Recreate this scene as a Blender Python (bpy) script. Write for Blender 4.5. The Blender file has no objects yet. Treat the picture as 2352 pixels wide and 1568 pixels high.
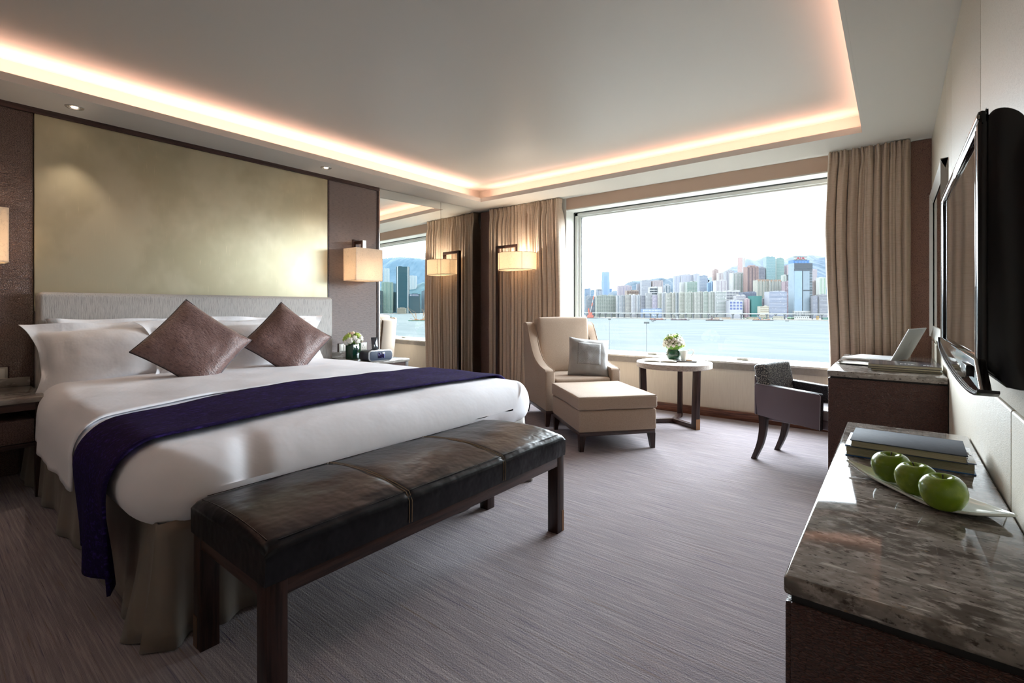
import bpy, bmesh, math, random
from mathutils import Vector, Matrix, noise
R = math.radians
random.seed(7)
S = bpy.context.scene
COL = S.collection

# ------------------------------------------------------------------ camera
CAM_H = 1.1226
YAW = 38.376
cam_d = bpy.data.cameras.new('camera')
cam = bpy.data.objects.new('camera', cam_d); COL.objects.link(cam)
cam.location = (0, 0, CAM_H)
cam.rotation_euler = (R(90), 0, R(YAW))
cam_d.sensor_width = 36.0
cam_d.lens = 36.0 * 1110.0 / 2352.0
cam_d.shift_y = -77.0 / 2352.0
cam_d.clip_start = 0.05
cam_d.clip_end = 20000
S.camera = cam

# ------------------------------------------------------------------ world, exposure
S.view_settings.view_transform = 'Standard'
S.view_settings.look = 'None'
S.view_settings.exposure = 0.20
S.view_settings.gamma = 1.0
S.view_settings.use_curve_mapping = False
S.cycles.use_denoising = True
S.cycles.max_bounces = 10
S.cycles.diffuse_bounces = 6
S.cycles.glossy_bounces = 5
S.cycles.transmission_bounces = 6
S.cycles.transparent_max_bounces = 12
S.cycles.sample_clamp_indirect = 6.0
S.cycles.caustics_reflective = False
S.cycles.caustics_refractive = False

W = bpy.data.worlds.new('overcast_sky'); S.world = W; W.use_nodes = True
bg = W.node_tree.nodes['Background']
bg.inputs[0].default_value = (0.84, 0.92, 1.0, 1)
SKY = 28.0
bg.inputs[1].default_value = SKY

def area(name, loc, rot, sx, sy, power, color, portal=False, spread=180):
    l = bpy.data.lights.new(name, 'AREA'); l.shape = 'RECTANGLE'; l.size = sx; l.size_y = sy
    l.energy = power; l.color = color; l.spread = R(spread)
    if portal: l.cycles.is_portal = True
    o = bpy.data.objects.new(name, l); COL.objects.link(o); o.location = loc; o.rotation_euler = rot
    return o
# portal: guides the sky's samples through the window opening, gives no light itself
area('window_portal', (-1.45, 5.46, 1.48), (R(-90), 0, 0), 3.7, 1.9, 1, (1, 1, 1), portal=True)
# cove strips lying in the trough behind the lip of the dropped ceiling
COVE = (1.0, 0.53, 0.40)
CX0, CX1, CY0, CY1 = -4.22, -0.20, -1.40, 4.675
CP = 3.3
area('cove_strip', (CX0-0.12, (CY0+CY1)/2, 2.527), (R(180), R(0), 0), 0.05, CY1-CY0, CP*6.0, COVE, spread=140)
area('cove_strip', (CX1+0.12, (CY0+CY1)/2, 2.527), (R(180), R(0), 0), 0.05, CY1-CY0, CP*5.0, COVE, spread=140)
area('cove_strip', ((CX0+CX1)/2, CY1+0.12, 2.527), (R(180), 0, 0), CX1-CX0, 0.05, CP*2.8, COVE, spread=140)
# added fill light behind the camera, stands for no known lamp
area('rear_fill_light', (-2.4, -1.0, 2.66), (0, 0, 0), 1.6, 0.8, 3, (1.0, 0.95, 0.92))

# ------------------------------------------------------------------ helpers
def hx(s):
    s = s.lstrip('#'); v = [int(s[i:i+2], 16)/255 for i in (0, 2, 4)]
    return tuple(x/12.92 if x <= 0.04045 else ((x+0.055)/1.055)**2.4 for x in v)

def obj(name, bm, mat, parent=None, smooth=True, ang=38, label=None, cat=None, group=None, kind=None):
    me = bpy.data.meshes.new(name)
    bmesh.ops.recalc_face_normals(bm, faces=bm.faces[:])
    bm.to_mesh(me); bm.free()
    return link(name, me, mat, parent, smooth, ang, label, cat, group, kind)

def link(name, me, mat, parent=None, smooth=True, ang=38, label=None, cat=None, group=None, kind=None):
    if smooth and len(me.polygons):
        me.polygons.foreach_set('use_smooth', [True]*len(me.polygons))
        me.set_sharp_from_angle(angle=R(ang))
    if mat is not None:
        for m in (mat if isinstance(mat, (list, tuple)) else [mat]): me.materials.append(m)
    o = bpy.data.objects.new(name, me); COL.objects.link(o)
    if parent is not None: o.parent = parent
    props(o, label, cat, group, kind)
    return o

def props(o, label=None, cat=None, group=None, kind=None):
    if label: o['label'] = label
    if cat: o['category'] = cat
    if group: o['group'] = group
    if kind: o['kind'] = kind

def thing(name, label, cat, loc=(0, 0, 0), rz=0.0, group=None):
    o = bpy.data.objects.new(name, None); COL.objects.link(o)
    o.location = loc; o.rotation_euler = (0, 0, R(rz)); o.empty_display_size = 0.05
    props(o, label, cat, group)
    return o

def dup(root, loc, rz, label=None, group=None):
    r = root.copy(); COL.objects.link(r); r.location = loc; r.rotation_euler = (0, 0, R(rz))
    if label: r['label'] = label
    if group: r['group'] = group
    for ch in list(root.children):
        c = ch.copy(); COL.objects.link(c); c.parent = r
        for g in list(ch.children):
            d = g.copy(); COL.objects.link(d); d.parent = c
    return r

def bmn(): return bmesh.new()

def abox(bm, lo, hi, r=0.0, seg=2, M=None):
    lo = Vector(lo); hi = Vector(hi)
    mat = Matrix.Translation((lo+hi)/2) @ Matrix.Diagonal((*(hi-lo), 1))
    g = bmesh.ops.create_cube(bm, size=1.0, matrix=mat)
    vs = g['verts']
    if r > 0:
        r = min(r, 0.49*min(abs(c) for c in (hi-lo)))
        es = list({e for v in vs for e in v.link_edges})
        b = bmesh.ops.bevel(bm, geom=es, offset=r, segments=seg, affect='EDGES', profile=0.5)
        vs = list({v for f in b['faces'] for v in f.verts} | {v for v in vs if v.is_valid})
    if M is not None: bmesh.ops.transform(bm, matrix=M, verts=vs)
    return vs

def box(name, lo, hi, mat, parent=None, r=0.0, seg=2, M=None, **k):
    bm = bmn(); abox(bm, lo, hi, r, seg, M)
    return obj(name, bm, mat, parent, **k)

def atube(bm, pts, r, n=10, cap=True):
    pts = [Vector(p) for p in pts]; rings = []
    rs = r if isinstance(r, (list, tuple)) else [r]*len(pts)
    t0 = (pts[1]-pts[0]).normalized()
    ref = Vector((0, 0, 1)) if abs(t0.z) < 0.9 else Vector((1, 0, 0))
    a = t0.cross(ref).normalized()
    for i, p in enumerate(pts):
        t = (pts[min(i+1, len(pts)-1)]-pts[max(i-1, 0)]).normalized()
        a = (a - t*a.dot(t)).normalized(); b = t.cross(a)
        rings.append([bm.verts.new(p+(a*math.cos(2*math.pi*k/n)+b*math.sin(2*math.pi*k/n))*rs[i]) for k in range(n)])
    for A, B in zip(rings, rings[1:]):
        for k in range(n): bm.faces.new((A[k], A[(k+1) % n], B[(k+1) % n], B[k]))
    if cap:
        bm.faces.new(rings[0][::-1]); bm.faces.new(rings[-1])

def alathe(bm, prof, n=32, c=(0, 0, 0)):
    c = Vector(c); rings = []
    for (r, z) in prof:
        if r < 1e-5: rings.append([bm.verts.new(c+Vector((0, 0, z)))])
        else: rings.append([bm.verts.new(c+Vector((r*math.cos(2*math.pi*k/n), r*math.sin(2*math.pi*k/n), z))) for k in range(n)])
    for A, B in zip(rings, rings[1:]):
        for k in range(n):
            k2 = (k+1) % n
            if len(A) == 1 and len(B) == 1: continue
            if len(A) == 1: bm.faces.new((A[0], B[k2], B[k]))
            elif len(B) == 1: bm.faces.new((A[k], A[k2], B[0]))
            else: bm.faces.new((A[k], A[k2], B[k2], B[k]))

def agrid(bm, f, nu, nv, cu=False, cv=False, capu=False):
    V = [[bm.verts.new(f(i/(nu if cu else nu-1), j/(nv if cv else nv-1))) for j in range(nv)] for i in range(nu)]
    for i in range(nu if cu else nu-1):
        for j in range(nv if cv else nv-1):
            bm.faces.new((V[i][j], V[(i+1) % nu][j], V[(i+1) % nu][(j+1) % nv], V[i][(j+1) % nv]))
    if capu and cv:
        bm.faces.new(V[0][::-1]); bm.faces.new(V[-1])
    return V

def aprism(bm, poly, a, b, plane='xz', r=0.0, seg=2):
    """polygon in a plane, extruded along the remaining axis from a to b"""
    def P(p, q, t):
        return {'xz': (p, t, q), 'yz': (t, p, q), 'xy': (p, q, t)}[plane]
    A = [bm.verts.new(P(p, q, a)) for p, q in poly]; B = [bm.verts.new(P(p, q, b)) for p, q in poly]
    n = len(poly); f1 = bm.faces.new(A); f2 = bm.faces.new(B[::-1]); fs = []
    for i in range(n): fs.append(bm.faces.new((A[i], B[i], B[(i+1) % n], A[(i+1) % n])))
    bmesh.ops.recalc_face_normals(bm, faces=[f1, f2]+fs)
    if r > 0:
        es = list({e for f in (f1, f2) for e in f.edges})
        bmesh.ops.bevel(bm, geom=es, offset=r, segments=seg, affect='EDGES', profile=0.5)

def taper_leg(bm, x, y, z0, z1, top, bot, dx=0, dy=0):
    """square leg, from a top half-size to a bottom half-size, foot shifted by dx, dy"""
    T = [bm.verts.new((x+sx*top, y+sy*top, z1)) for sx, sy in ((-1, -1), (1, -1), (1, 1), (-1, 1))]
    B = [bm.verts.new((x+dx+sx*bot, y+dy+sy*bot, z0)) for sx, sy in ((-1, -1), (1, -1), (1, 1), (-1, 1))]
    bm.faces.new(T); bm.faces.new(B[::-1])
    for i in range(4): bm.faces.new((B[i], B[(i+1) % 4], T[(i+1) % 4], T[i]))

def smooth_path(pts, k=6):
    """Catmull-Rom through 2D points"""
    out = []; n = len(pts)
    for i in range(n-1):
        p0, p1, p2, p3 = pts[max(i-1, 0)], pts[i], pts[i+1], pts[min(i+2, n-1)]
        for s in range(k):
            t = s/k
            out.append(tuple(0.5*((2*b)+(-a+c)*t+(2*a-5*b+4*c-d)*t*t+(-a+3*b-3*c+d)*t**3) for a, b, c, d in zip(p0, p1, p2, p3)))
    out.append(tuple(pts[-1]))
    return out

def add_mod(o, typ, **k):
    m = o.modifiers.new(typ.lower(), typ)
    for a, v in k.items(): setattr(m, a, v)
    return m

# ------------------------------------------------------------------ materials
MATS = {}
def mat(name, color, rough=0.5, metal=0.0, spec=0.5, tex=None, bump=None, sheen=0.0, coat=0.0, trans=0.0, emit=None, aniso=0.0):
    """tex = (kind, scale, (stretch xyz), colour2, low, high [, distort]); bump = (kind, scale, (stretch), strength, distance)"""
    if name in MATS: return MATS[name]
    m = bpy.data.materials.new(name); m.use_nodes = True; MATS[name] = m
    nt = m.node_tree; N = nt.nodes; L = nt.links; b = N['Principled BSDF']
    c = hx(color) if isinstance(color, str) else color
    b.inputs['Base Color'].default_value = (*c, 1)
    b.inputs['Roughness'].default_value = rough; b.inputs['Metallic'].default_value = metal
    b.inputs['Specular IOR Level'].default_value = spec
    b.inputs['Sheen Weight'].default_value = sheen; b.inputs['Coat Weight'].default_value = coat
    b.inputs['Coat Roughness'].default_value = 0.05
    if trans: b.inputs['Transmission Weight'].default_value = trans
    if emit: b.inputs['Emission Color'].default_value = (*emit[0], 1); b.inputs['Emission Strength'].default_value = emit[1]
    tc = None
    def coords(scale, st):
        nonlocal tc
        if tc is None: tc = N.new('ShaderNodeTexCoord')
        mp = N.new('ShaderNodeMapping'); mp.inputs['Scale'].default_value = tuple(scale*s for s in st)
        L.new(tc.outputs['Object'], mp.inputs['Vector'])
        return mp.outputs['Vector']
    def source(kind, scale, st, det=4.0):
        v = coords(scale, st)
        if kind == 'noise':
            t = N.new('ShaderNodeTexNoise'); t.inputs['Scale'].default_value = 1.0; t.inputs['Detail'].default_value = det
            t.inputs['Roughness'].default_value = 0.6
            L.new(v, t.inputs['Vector']); return t.outputs['Fac']
        if kind == 'voronoi':
            t = N.new('ShaderNodeTexVoronoi'); t.inputs['Scale'].default_value = 1.0
            L.new(v, t.inputs['Vector']); return t.outputs['Distance']
        if kind == 'crackle':
            t = N.new('ShaderNodeTexVoronoi'); t.feature = 'DISTANCE_TO_EDGE'; t.inputs['Scale'].default_value = 1.0
            L.new(v, t.inputs['Vector']); return t.outputs['Distance']
        if kind == 'wave':
            t = N.new('ShaderNodeTexWave'); t.inputs['Scale'].default_value = 1.0; t.inputs['Distortion'].default_value = 4.0
            t.inputs['Detail'].default_value = 3.0
            L.new(v, t.inputs['Vector']); return t.outputs['Fac']
        if kind == 'curls':
            n1 = N.new('ShaderNodeTexNoise'); n1.inputs['Scale'].default_value = 0.9; L.new(v, n1.inputs['Vector'])
            t = N.new('ShaderNodeTexWave'); t.wave_type = 'RINGS'; t.rings_direction = 'SPHERICAL'
            vo = N.new('ShaderNodeTexVoronoi'); vo.inputs['Scale'].default_value = 1.0; L.new(v, vo.inputs['Vector'])
            mm = N.new('ShaderNodeMath'); mm.operation = 'MULTIPLY'; mm.inputs[1].default_value = 17.0; L.new(vo.outputs['Distance'], mm.inputs[0])
            m2 = N.new('ShaderNodeMath'); m2.operation = 'MULTIPLY'; m2.inputs[1].default_value = 6.0; L.new(n1.outputs['Fac'], m2.inputs[0])
            m3 = N.new('ShaderNodeMath'); m3.operation = 'ADD'; L.new(mm.outputs[0], m3.inputs[0]); L.new(m2.outputs[0], m3.inputs[1])
            m4 = N.new('ShaderNodeMath'); m4.operation = 'SINE'; L.new(m3.outputs[0], m4.inputs[0])
            m5 = N.new('ShaderNodeMath'); m5.operation = 'MULTIPLY_ADD'; m5.inputs[1].default_value = 0.5; m5.inputs[2].default_value = 0.5
            L.new(m4.outputs[0], m5.inputs[0]); return m5.outputs[0]
        if kind == 'checker':
            t = N.new('ShaderNodeTexChecker'); t.inputs['Scale'].default_value = 1.0
            L.new(v, t.inputs['Vector']); return t.outputs['Fac']
    last = None
    for tx in ([] if tex is None else tex if isinstance(tex, list) else [tex]):
        kind, scale, st, col2, lo, hi = tx
        f = source(kind, scale, st)
        r = N.new('ShaderNodeMapRange'); r.inputs['From Min'].default_value = lo; r.inputs['From Max'].default_value = hi
        r.interpolation_type = 'SMOOTHSTEP'
        L.new(f, r.inputs['Value'])
        mx = N.new('ShaderNodeMix'); mx.data_type = 'RGBA'
        L.new(r.outputs['Result'], mx.inputs['Factor'])
        c2 = hx(col2) if isinstance(col2, str) else col2
        if last is None: mx.inputs['A'].default_value = (*c, 1)
        else: L.new(last, mx.inputs['A'])
        mx.inputs['B'].default_value = (*c2, 1)
        last = mx.outputs['Result']
    if last is not None: L.new(last, b.inputs['Base Color'])
    prev = None
    for bp in ([] if bump is None else bump if isinstance(bump, list) else [bump]):
        kind, scale, st, strength, dist = bp
        f = source(kind, scale, st, 3.0)
        bn = N.new('ShaderNodeBump'); bn.inputs['Strength'].default_value = strength; bn.inputs['Distance'].default_value = dist
        L.new(f, bn.inputs['Height'])
        if prev is not None: L.new(prev, bn.inputs['Normal'])
        prev = bn.outputs['Normal']
    if prev is not None: L.new(prev, b.inputs['Normal'])
    return m

U = (1, 1, 1)
m_ceiling = mat('ceiling_paint', '#dad8d1', 0.75, spec=0.2, bump=('noise', 60, U, 0.05, 0.002))
m_upper = mat('upper_ceiling_paint', '#d4d3cc', 0.45, spec=0.3, bump=('noise', 4, U, 0.08, 0.01))
m_carpet = mat('carpet', '#8f878b', 0.95, spec=0.05, sheen=0.1,
    tex=[('noise', 1, (3.2, 120, 1), '#a99fa1', 0.42, 0.66), ('noise', 1, (2.6, 150, 1), '#5f5670', 0.55, 0.74), ('noise', 1, (2.0, 90, 3), '#7d6857', 0.57, 0.78), ('noise', 1, (4.2, 190, 2), '#55464c', 0.60, 0.78)],
    bump=[('noise', 160, U, 0.6, 0.004), ('noise', 1, (3, 130, 1), 0.3, 0.004)])
m_wallpaper_dark = mat('embossed_brown_wallcovering', '#6d5750', 0.36, spec=0.5, tex=('crackle', 150, (1, 0.55, 1.2), '#3c2c2a', 0.16, 0.0),
    bump=('crackle', 150, (1, 0.55, 1.2), 1.0, 0.006))
m_wallpaper_grey = mat('ribbed_taupe_wallcovering', '#7d706c', 0.40, spec=0.5, tex=('noise', 1, (20, 26, 300), '#5d5150', 0.45, 0.75), bump=('noise', 1, (30, 22, 260), 0.6, 0.004))
m_gold = mat('champagne_metal_leaf', '#dcd5b9', 0.48, metal=0.75, spec=0.5,
    tex=[('noise', 1, (3, 1.6, 1.2), '#cbc4a6', 0.42, 0.62), ('noise', 1, (5, 90, 7), '#e6dcc0', 0.62, 0.80)],
    bump=[('noise', 1, (4, 130, 14), 0.10, 0.002), ('noise', 90, U, 0.06, 0.002)])
m_trim = mat('dark_walnut_trim', '#4a3430', 0.4, tex=('noise', 1, (60, 3, 60), '#33221f', 0.4, 0.65))
m_metal_edge = mat('brushed_nickel_edge', '#b9b2aa', 0.3, metal=0.9)
m_mirror = mat('mirror_glass', (0.86, 0.89, 0.88), 0.0, metal=1.0)
m_wall_cream = mat('cream_woven_wallcovering', '#ded5c4', 0.75, spec=0.2, tex=('noise', 1, (230, 230, 8), '#d8cebd', 0.4, 0.65), bump=('noise', 1, (260, 260, 10), 0.25, 0.002))
m_panel_fab = mat('ivory_leather_panel', '#d3ccbd', 0.42, spec=0.45, tex=('noise', 220, (1, 1, 1), '#bfb7a6', 0.45, 0.75), bump=[('noise', 260, U, 0.35, 0.003), ('noise', 25, U, 0.15, 0.006)])
m_fascia_warm = mat('cove_tinted_bulkhead_paint', '#cbb29f', 0.7, spec=0.2, bump=('noise', 80, U, 0.05, 0.002))  # warm glow of the cove is put into the bulkhead colour
m_reveal = mat('reveal_paint', '#e3e3dc', 0.6, spec=0.3, bump=('noise', 40, U, 0.04, 0.002))
m_alu = mat('window_aluminium', '#d9dcd8', 0.4, metal=0.15, bump=('noise', 30, U, 0.03, 0.001))
m_alu_dark = mat('window_gasket', '#3c4240', 0.5)
m_sill = mat('sill_stone', '#d6d3cb', 0.35, tex=('noise', 30, U, '#c6c2b8', 0.4, 0.7))
m_sill_face = mat('sill_front_panel', '#8f8880', 0.5, tex=('noise', 40, U, '#857e76', 0.4, 0.7))
m_base = mat('walnut_baseboard', '#7b4e3a', 0.4, tex=('noise', 1, (4, 60, 90), '#4e2c21', 0.42, 0.62))
m_wall_back = mat('plain_wall_paint', '#b8aea2', 0.7, bump=('noise', 40, U, 0.04, 0.002))
m_white_linen = mat('white_bed_linen', '#eeeef3', 0.8, spec=0.2, sheen=0.1, bump=[('noise', 7, U, 0.15, 0.02), ('noise', 1, (300, 5, 5), 0.10, 0.001)])
m_pillow = mat('white_pillowcase', '#efeef0', 0.8, spec=0.2, sheen=0.15, bump=[('noise', 9, U, 0.3, 0.02)])
m_runner = mat('deep_purple_runner', '#21163f', 0.8, spec=0.08, tex=('noise', 1, (90, 22, 90), '#3a2a72', 0.5, 0.72), bump=('noise', 1, (140, 40, 140), 0.8, 0.004))
m_skirt = mat('olive_satin_bed_skirt', '#756b60', 0.38, spec=0.4, sheen=0.2, bump=('noise', 12, U, 0.2, 0.01))
m_headboard = mat('silver_ribbed_headboard_fabric', '#b3afab', 0.5, spec=0.4, sheen=0.2, tex=('noise', 1, (200, 200, 14), '#918d8a', 0.45, 0.7), bump=('noise', 1, (260, 260, 18), 0.5, 0.003))
m_bedbase = mat('bed_base_fabric', '#2c2831', 0.8, bump=('noise', 200, U, 0.2, 0.002))
m_cushion = mat('plum_brown_embossed_satin', '#7d625d', 0.34, spec=0.5, sheen=0.1, tex=('noise', 1, (50, 50, 110), '#5b4442', 0.45, 0.72), bump=('noise', 1, (55, 55, 130), 0.9, 0.006))
m_piping = mat('dark_piping', '#2a1c22', 0.5)
m_leather = mat('black_leather', '#131216', 0.30, spec=0.25, tex=('noise', 6, U, '#1d1b20', 0.4, 0.7), bump=[('noise', 330, U, 0.10, 0.002), ('noise', 7, (1, 1, 1), 0.42, 0.02)])
m_thread = mat('tan_stitching', '#8d7b64', 0.6, bump=('noise', 400, U, 0.2, 0.001))
m_wenge = mat('wenge_wood', '#38241f', 0.34, spec=0.3, tex=('noise', 1, (70, 70, 5), '#1f1311', 0.42, 0.66), bump=('noise', 1, (90, 90, 6), 0.15, 0.002))
m_wenge_h = mat('wenge_rail_wood', '#46302a', 0.32, spec=0.5, tex=('noise', 1, (5, 5, 80), '#2a1a17', 0.42, 0.66), bump=('noise', 1, (6, 6, 90), 0.15, 0.002))
m_copper = mat('bronze_foot_cap', '#8e6a4c', 0.3, metal=0.85, bump=('noise', 60, U, 0.03, 0.001))
m_linen = mat('beige_linen_upholstery', '#ab9684', 0.85, spec=0.15, sheen=0.15, tex=('noise', 300, U, '#947f6d', 0.42, 0.7), bump=('noise', 420, U, 0.5, 0.002))
m_linen_pipe = mat('beige_piping', '#b9a491', 0.8, bump=('noise', 300, U, 0.2, 0.001))
m_throw = mat('grey_silk_cushion', '#8f8d8b', 0.42, spec=0.4, sheen=0.2, bump=('noise', 25, U, 0.3, 0.008))
m_throw_pat = mat('grey_diamond_weave', '#565557', 0.6, tex=('checker', 210, (1, 1, 1), '#a9a7a5', 0.4, 0.6), bump=('checker', 210, (1, 1, 1), 0.3, 0.002))
m_oak_grey = mat('grey_limed_oak', '#a89b90', 0.4, tex=[('noise', 1, (12, 120, 120), '#87796e', 0.4, 0.68), ('noise', 1, (5, 60, 60), '#c1b5aa', 0.5, 0.75)], bump=('noise', 1, (14, 140, 140), 0.35, 0.003))
m_curtain = mat('taupe_silk_curtain', '#c8b4a1', 0.5, spec=0.3, sheen=0.3, tex=('noise', 1, (14, 14, 190), '#b8a48f', 0.42, 0.72), bump=('noise', 1, (20, 20, 330), 0.35, 0.002))
m_marble = mat('brown_grey_marble', '#8f8882', 0.05, spec=0.13,
    tex=[('noise', 1, (7, 11, 11), '#5f5852', 0.42, 0.62), ('noise', 1, (30, 52, 44), '#a59e98', 0.48, 0.66), ('noise', 1, (60, 95, 80), '#48413c', 0.55, 0.70), ('noise', 1, (9, 70, 40), '#c9c3bc', 0.63, 0.71), ('noise', 1, (36, 54, 44), '#957c60', 0.64, 0.80)])
m_marble_l = mat('grey_marble', '#8a857f', 0.12, spec=0.5, tex=[('noise', 1, (10, 5, 10), '#6c655f', 0.42, 0.62), ('noise', 1, (30, 12, 30), '#aaa59f', 0.55, 0.72)])
m_sidepanel = mat('reddish_brown_embossed_panel', '#5b3c34', 0.36, spec=0.5, tex=('crackle', 190, (0.45, 1, 1.3), '#301d1a', 0.15, 0.0), bump=('crackle', 190, (0.45, 1, 1.3), 1.0, 0.006))
m_strip = mat('embossed_brown_strip', '#a07b6e', 0.5, tex=('crackle', 150, (1, 1, 0.7), '#6a4a43', 0.12, 0.0), bump=('crackle', 150, (1, 1, 0.7), 0.7, 0.006))
m_dark_gap = mat('shadow_gap_black', '#15100f', 0.6)
m_chairleather = mat('mauve_grey_leather', '#6e6066', 0.38, spec=0.5, bump=('noise', 260, U, 0.2, 0.002))
m_chairseat = mat('pale_grey_seat_leather', '#a9a4a8', 0.4, spec=0.5, bump=('noise', 260, U, 0.2, 0.002))
m_curl = mat('curl_jacquard', '#3a393d', 0.55, tex=('curls', 32, U, '#9d9a93', 0.72, 0.86), bump=('curls', 32, U, 0.2, 0.002))
m_curl_dark = mat('dark_jacquard', '#2c2b31', 0.55, tex=('curls', 32, U, '#4a484c', 0.72, 0.86), bump=('curls', 32, U, 0.2, 0.002))
m_alulap = mat('laptop_aluminium', '#e9ecea', 0.38, metal=0.0, bump=('noise', 500, U, 0.02, 0.001))
m_whitep = mat('white_plastic', '#e3e3e0', 0.35)
m_key = mat('laptop_keys', '#d0d1d2', 0.5)
m_paper = mat('paper', '#d9d4c6', 0.8, spec=0.1, bump=('noise', 1, (8, 8, 900), 0.3, 0.001))
m_pages = mat('book_pages', '#b9b09a', 0.85, spec=0.1, tex=('noise', 1, (3, 3, 1400), '#8f8772', 0.4, 0.65))
m_navy = mat('navy_book_cloth', '#3b414d', 0.7, spec=0.3, tex=('noise', 1, (40, 400, 40), '#4b515e', 0.45, 0.7), bump=('noise', 500, U, 0.2, 0.001))
m_bluecov = mat('blue_dust_jacket', '#2b5f9e', 0.25)
m_jacket = mat('white_dust_jacket', '#cfd2d3', 0.25, tex=('noise', 45, U, '#c2c4c8', 0.45, 0.7))
m_magcov = mat('dark_magazine_cover', '#423f44', 0.15, spec=0.6, tex=[('noise', 14, U, '#62636a', 0.5, 0.62), ('noise', 22, U, '#6f5a55', 0.62, 0.72)])
m_magblk = mat('black_magazine_cover', '#1a1a1c', 0.2)
m_ink = mat('white_print', '#dedede', 0.5)
m_inkdark = mat('dark_print', '#4b3038', 0.6)
m_apple = mat('green_apple_skin', '#6f8a1a', 0.22, spec=0.5, tex=[('noise', 14, U, '#93a836', 0.45, 0.72), ('noise', 240, U, '#a9b95a', 0.66, 0.76)])
m_stem = mat('apple_stem', '#3d2c19', 0.7)
m_china = mat('white_porcelain', '#d6d9d2', 0.08, spec=0.6, coat=0.3)
m_tvblack = mat('tv_black_plastic', '#07070c', 0.22, spec=0.5)
m_tvscreen = mat('tv_screen_glass', '#0a0a0c', 0.03, spec=0.9, coat=0.6)
m_chrome = mat('smoked_chrome', '#8d8a86', 0.06, metal=1.0, bump=('noise', 9, U, 0.05, 0.01))
m_silver = mat('silver_leaf_frame', '#b5b2ab', 0.28, metal=0.55, bump=('noise', 40, U, 0.05, 0.002))
m_switch = mat('switch_plate', '#b8b5ac', 0.35)
m_switch_in = mat('switch_rocker', '#d4d2ca', 0.3)
m_plug = mat('socket_hole', '#2a2a2a', 0.6)
m_vasegreen = mat('dark_green_glass', '#123a22', 0.06, spec=0.6, coat=0.5, tex=('noise', 1, (30, 30, 4), '#0a1f1d', 0.4, 0.7))
m_vaseleaf = mat('leaf_lined_glass', '#24573a', 0.06, spec=0.6, coat=0.6, tex=[('noise', 1, (8, 8, 30), '#0f3320', 0.42, 0.6), ('noise', 1, (6, 6, 26), '#6f9c83', 0.64, 0.76)])
m_leaf = mat('bouquet_leaf', '#4d7a22', 0.5, tex=('noise', 60, U, '#86a83c', 0.4, 0.7))
m_bloom_w = mat('white_petals', '#e6e2d6', 0.7, tex=('noise', 60, U, '#cfd0b4', 0.5, 0.75))
m_bloom_g = mat('lime_petals', '#9fb64a', 0.7, tex=('noise', 60, U, '#c7d07c', 0.45, 0.7))
m_bloom_p = mat('blush_petals', '#e3c4ae', 0.7, tex=('noise', 60, U, '#e9dcc6', 0.45, 0.7))
m_radio = mat('radio_black_body', '#15131f', 0.35)
m_radiofront = mat('radio_grille', '#2f3a4d', 0.5, bump=('checker', 500, U, 0.3, 0.001))
m_radiosil = mat('radio_silver_band', '#bfc1c4', 0.25, metal=0.6)
m_display = mat('radio_display', '#1b1733', 0.1, tex=('noise', 55, U, '#7f7fb5', 0.52, 0.66))
m_phone = mat('phone_glass', '#23262c', 0.08)
m_biscuit = mat('biscuit', '#b48a5b', 0.8, bump=('noise', 80, U, 0.4, 0.003))
m_tray = mat('grey_tray', '#8f9092', 0.3)
m_glow = mat('downlight_lamp', '#fff2e0', 0.5, emit=((1.0, 0.80, 0.62), 5.0))
m_chromering = mat('downlight_ring', '#c5c3bf', 0.25, metal=0.6)

def m_shade(name, col, weight):
    m = bpy.data.materials.new(name); m.use_nodes = True; nt = m.node_tree; N = nt.nodes; L = nt.links
    N.remove(N['Principled BSDF']); out = N['Material Output']
    tc = N.new('ShaderNodeTexCoord'); t = N.new('ShaderNodeTexNoise'); t.inputs['Scale'].default_value = 16; t.inputs['Detail'].default_value = 6
    t.inputs['Distortion'].default_value = 2.5
    L.new(tc.outputs['Object'], t.inputs['Vector'])
    r = N.new('ShaderNodeMapRange'); r.inputs['From Min'].default_value = 0.49; r.inputs['From Max'].default_value = 0.505; L.new(t.outputs['Fac'], r.inputs['Value'])
    r2 = N.new('ShaderNodeMapRange'); r2.inputs['From Min'].default_value = 0.52; r2.inputs['From Max'].default_value = 0.505; L.new(t.outputs['Fac'], r2.inputs['Value'])
    mm = N.new('ShaderNodeMath'); mm.operation = 'MULTIPLY'; L.new(r.outputs[0], mm.inputs[0]); L.new(r2.outputs[0], mm.inputs[1])
    mx = N.new('ShaderNodeMix'); mx.data_type = 'RGBA'; c = hx(col)
    mx.inputs['A'].default_value = (*c, 1); mx.inputs['B'].default_value = (*[x*0.72 for x in c], 1); L.new(mm.outputs[0], mx.inputs['Factor'])
    d = N.new('ShaderNodeBsdfDiffuse'); tr = N.new('ShaderNodeBsdfTranslucent'); s = N.new('ShaderNodeMixShader'); s.inputs[0].default_value = weight
    L.new(mx.outputs['Result'], d.inputs['Color']); L.new(mx.outputs['Result'], tr.inputs['Color'])
    L.new(d.outputs[0], s.inputs[1]); L.new(tr.outputs[0], s.inputs[2]); L.new(s.outputs[0], out.inputs['Surface'])
    return m
m_lampshade = m_shade('parchment_shade', '#f4eadb', 0.5)

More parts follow.
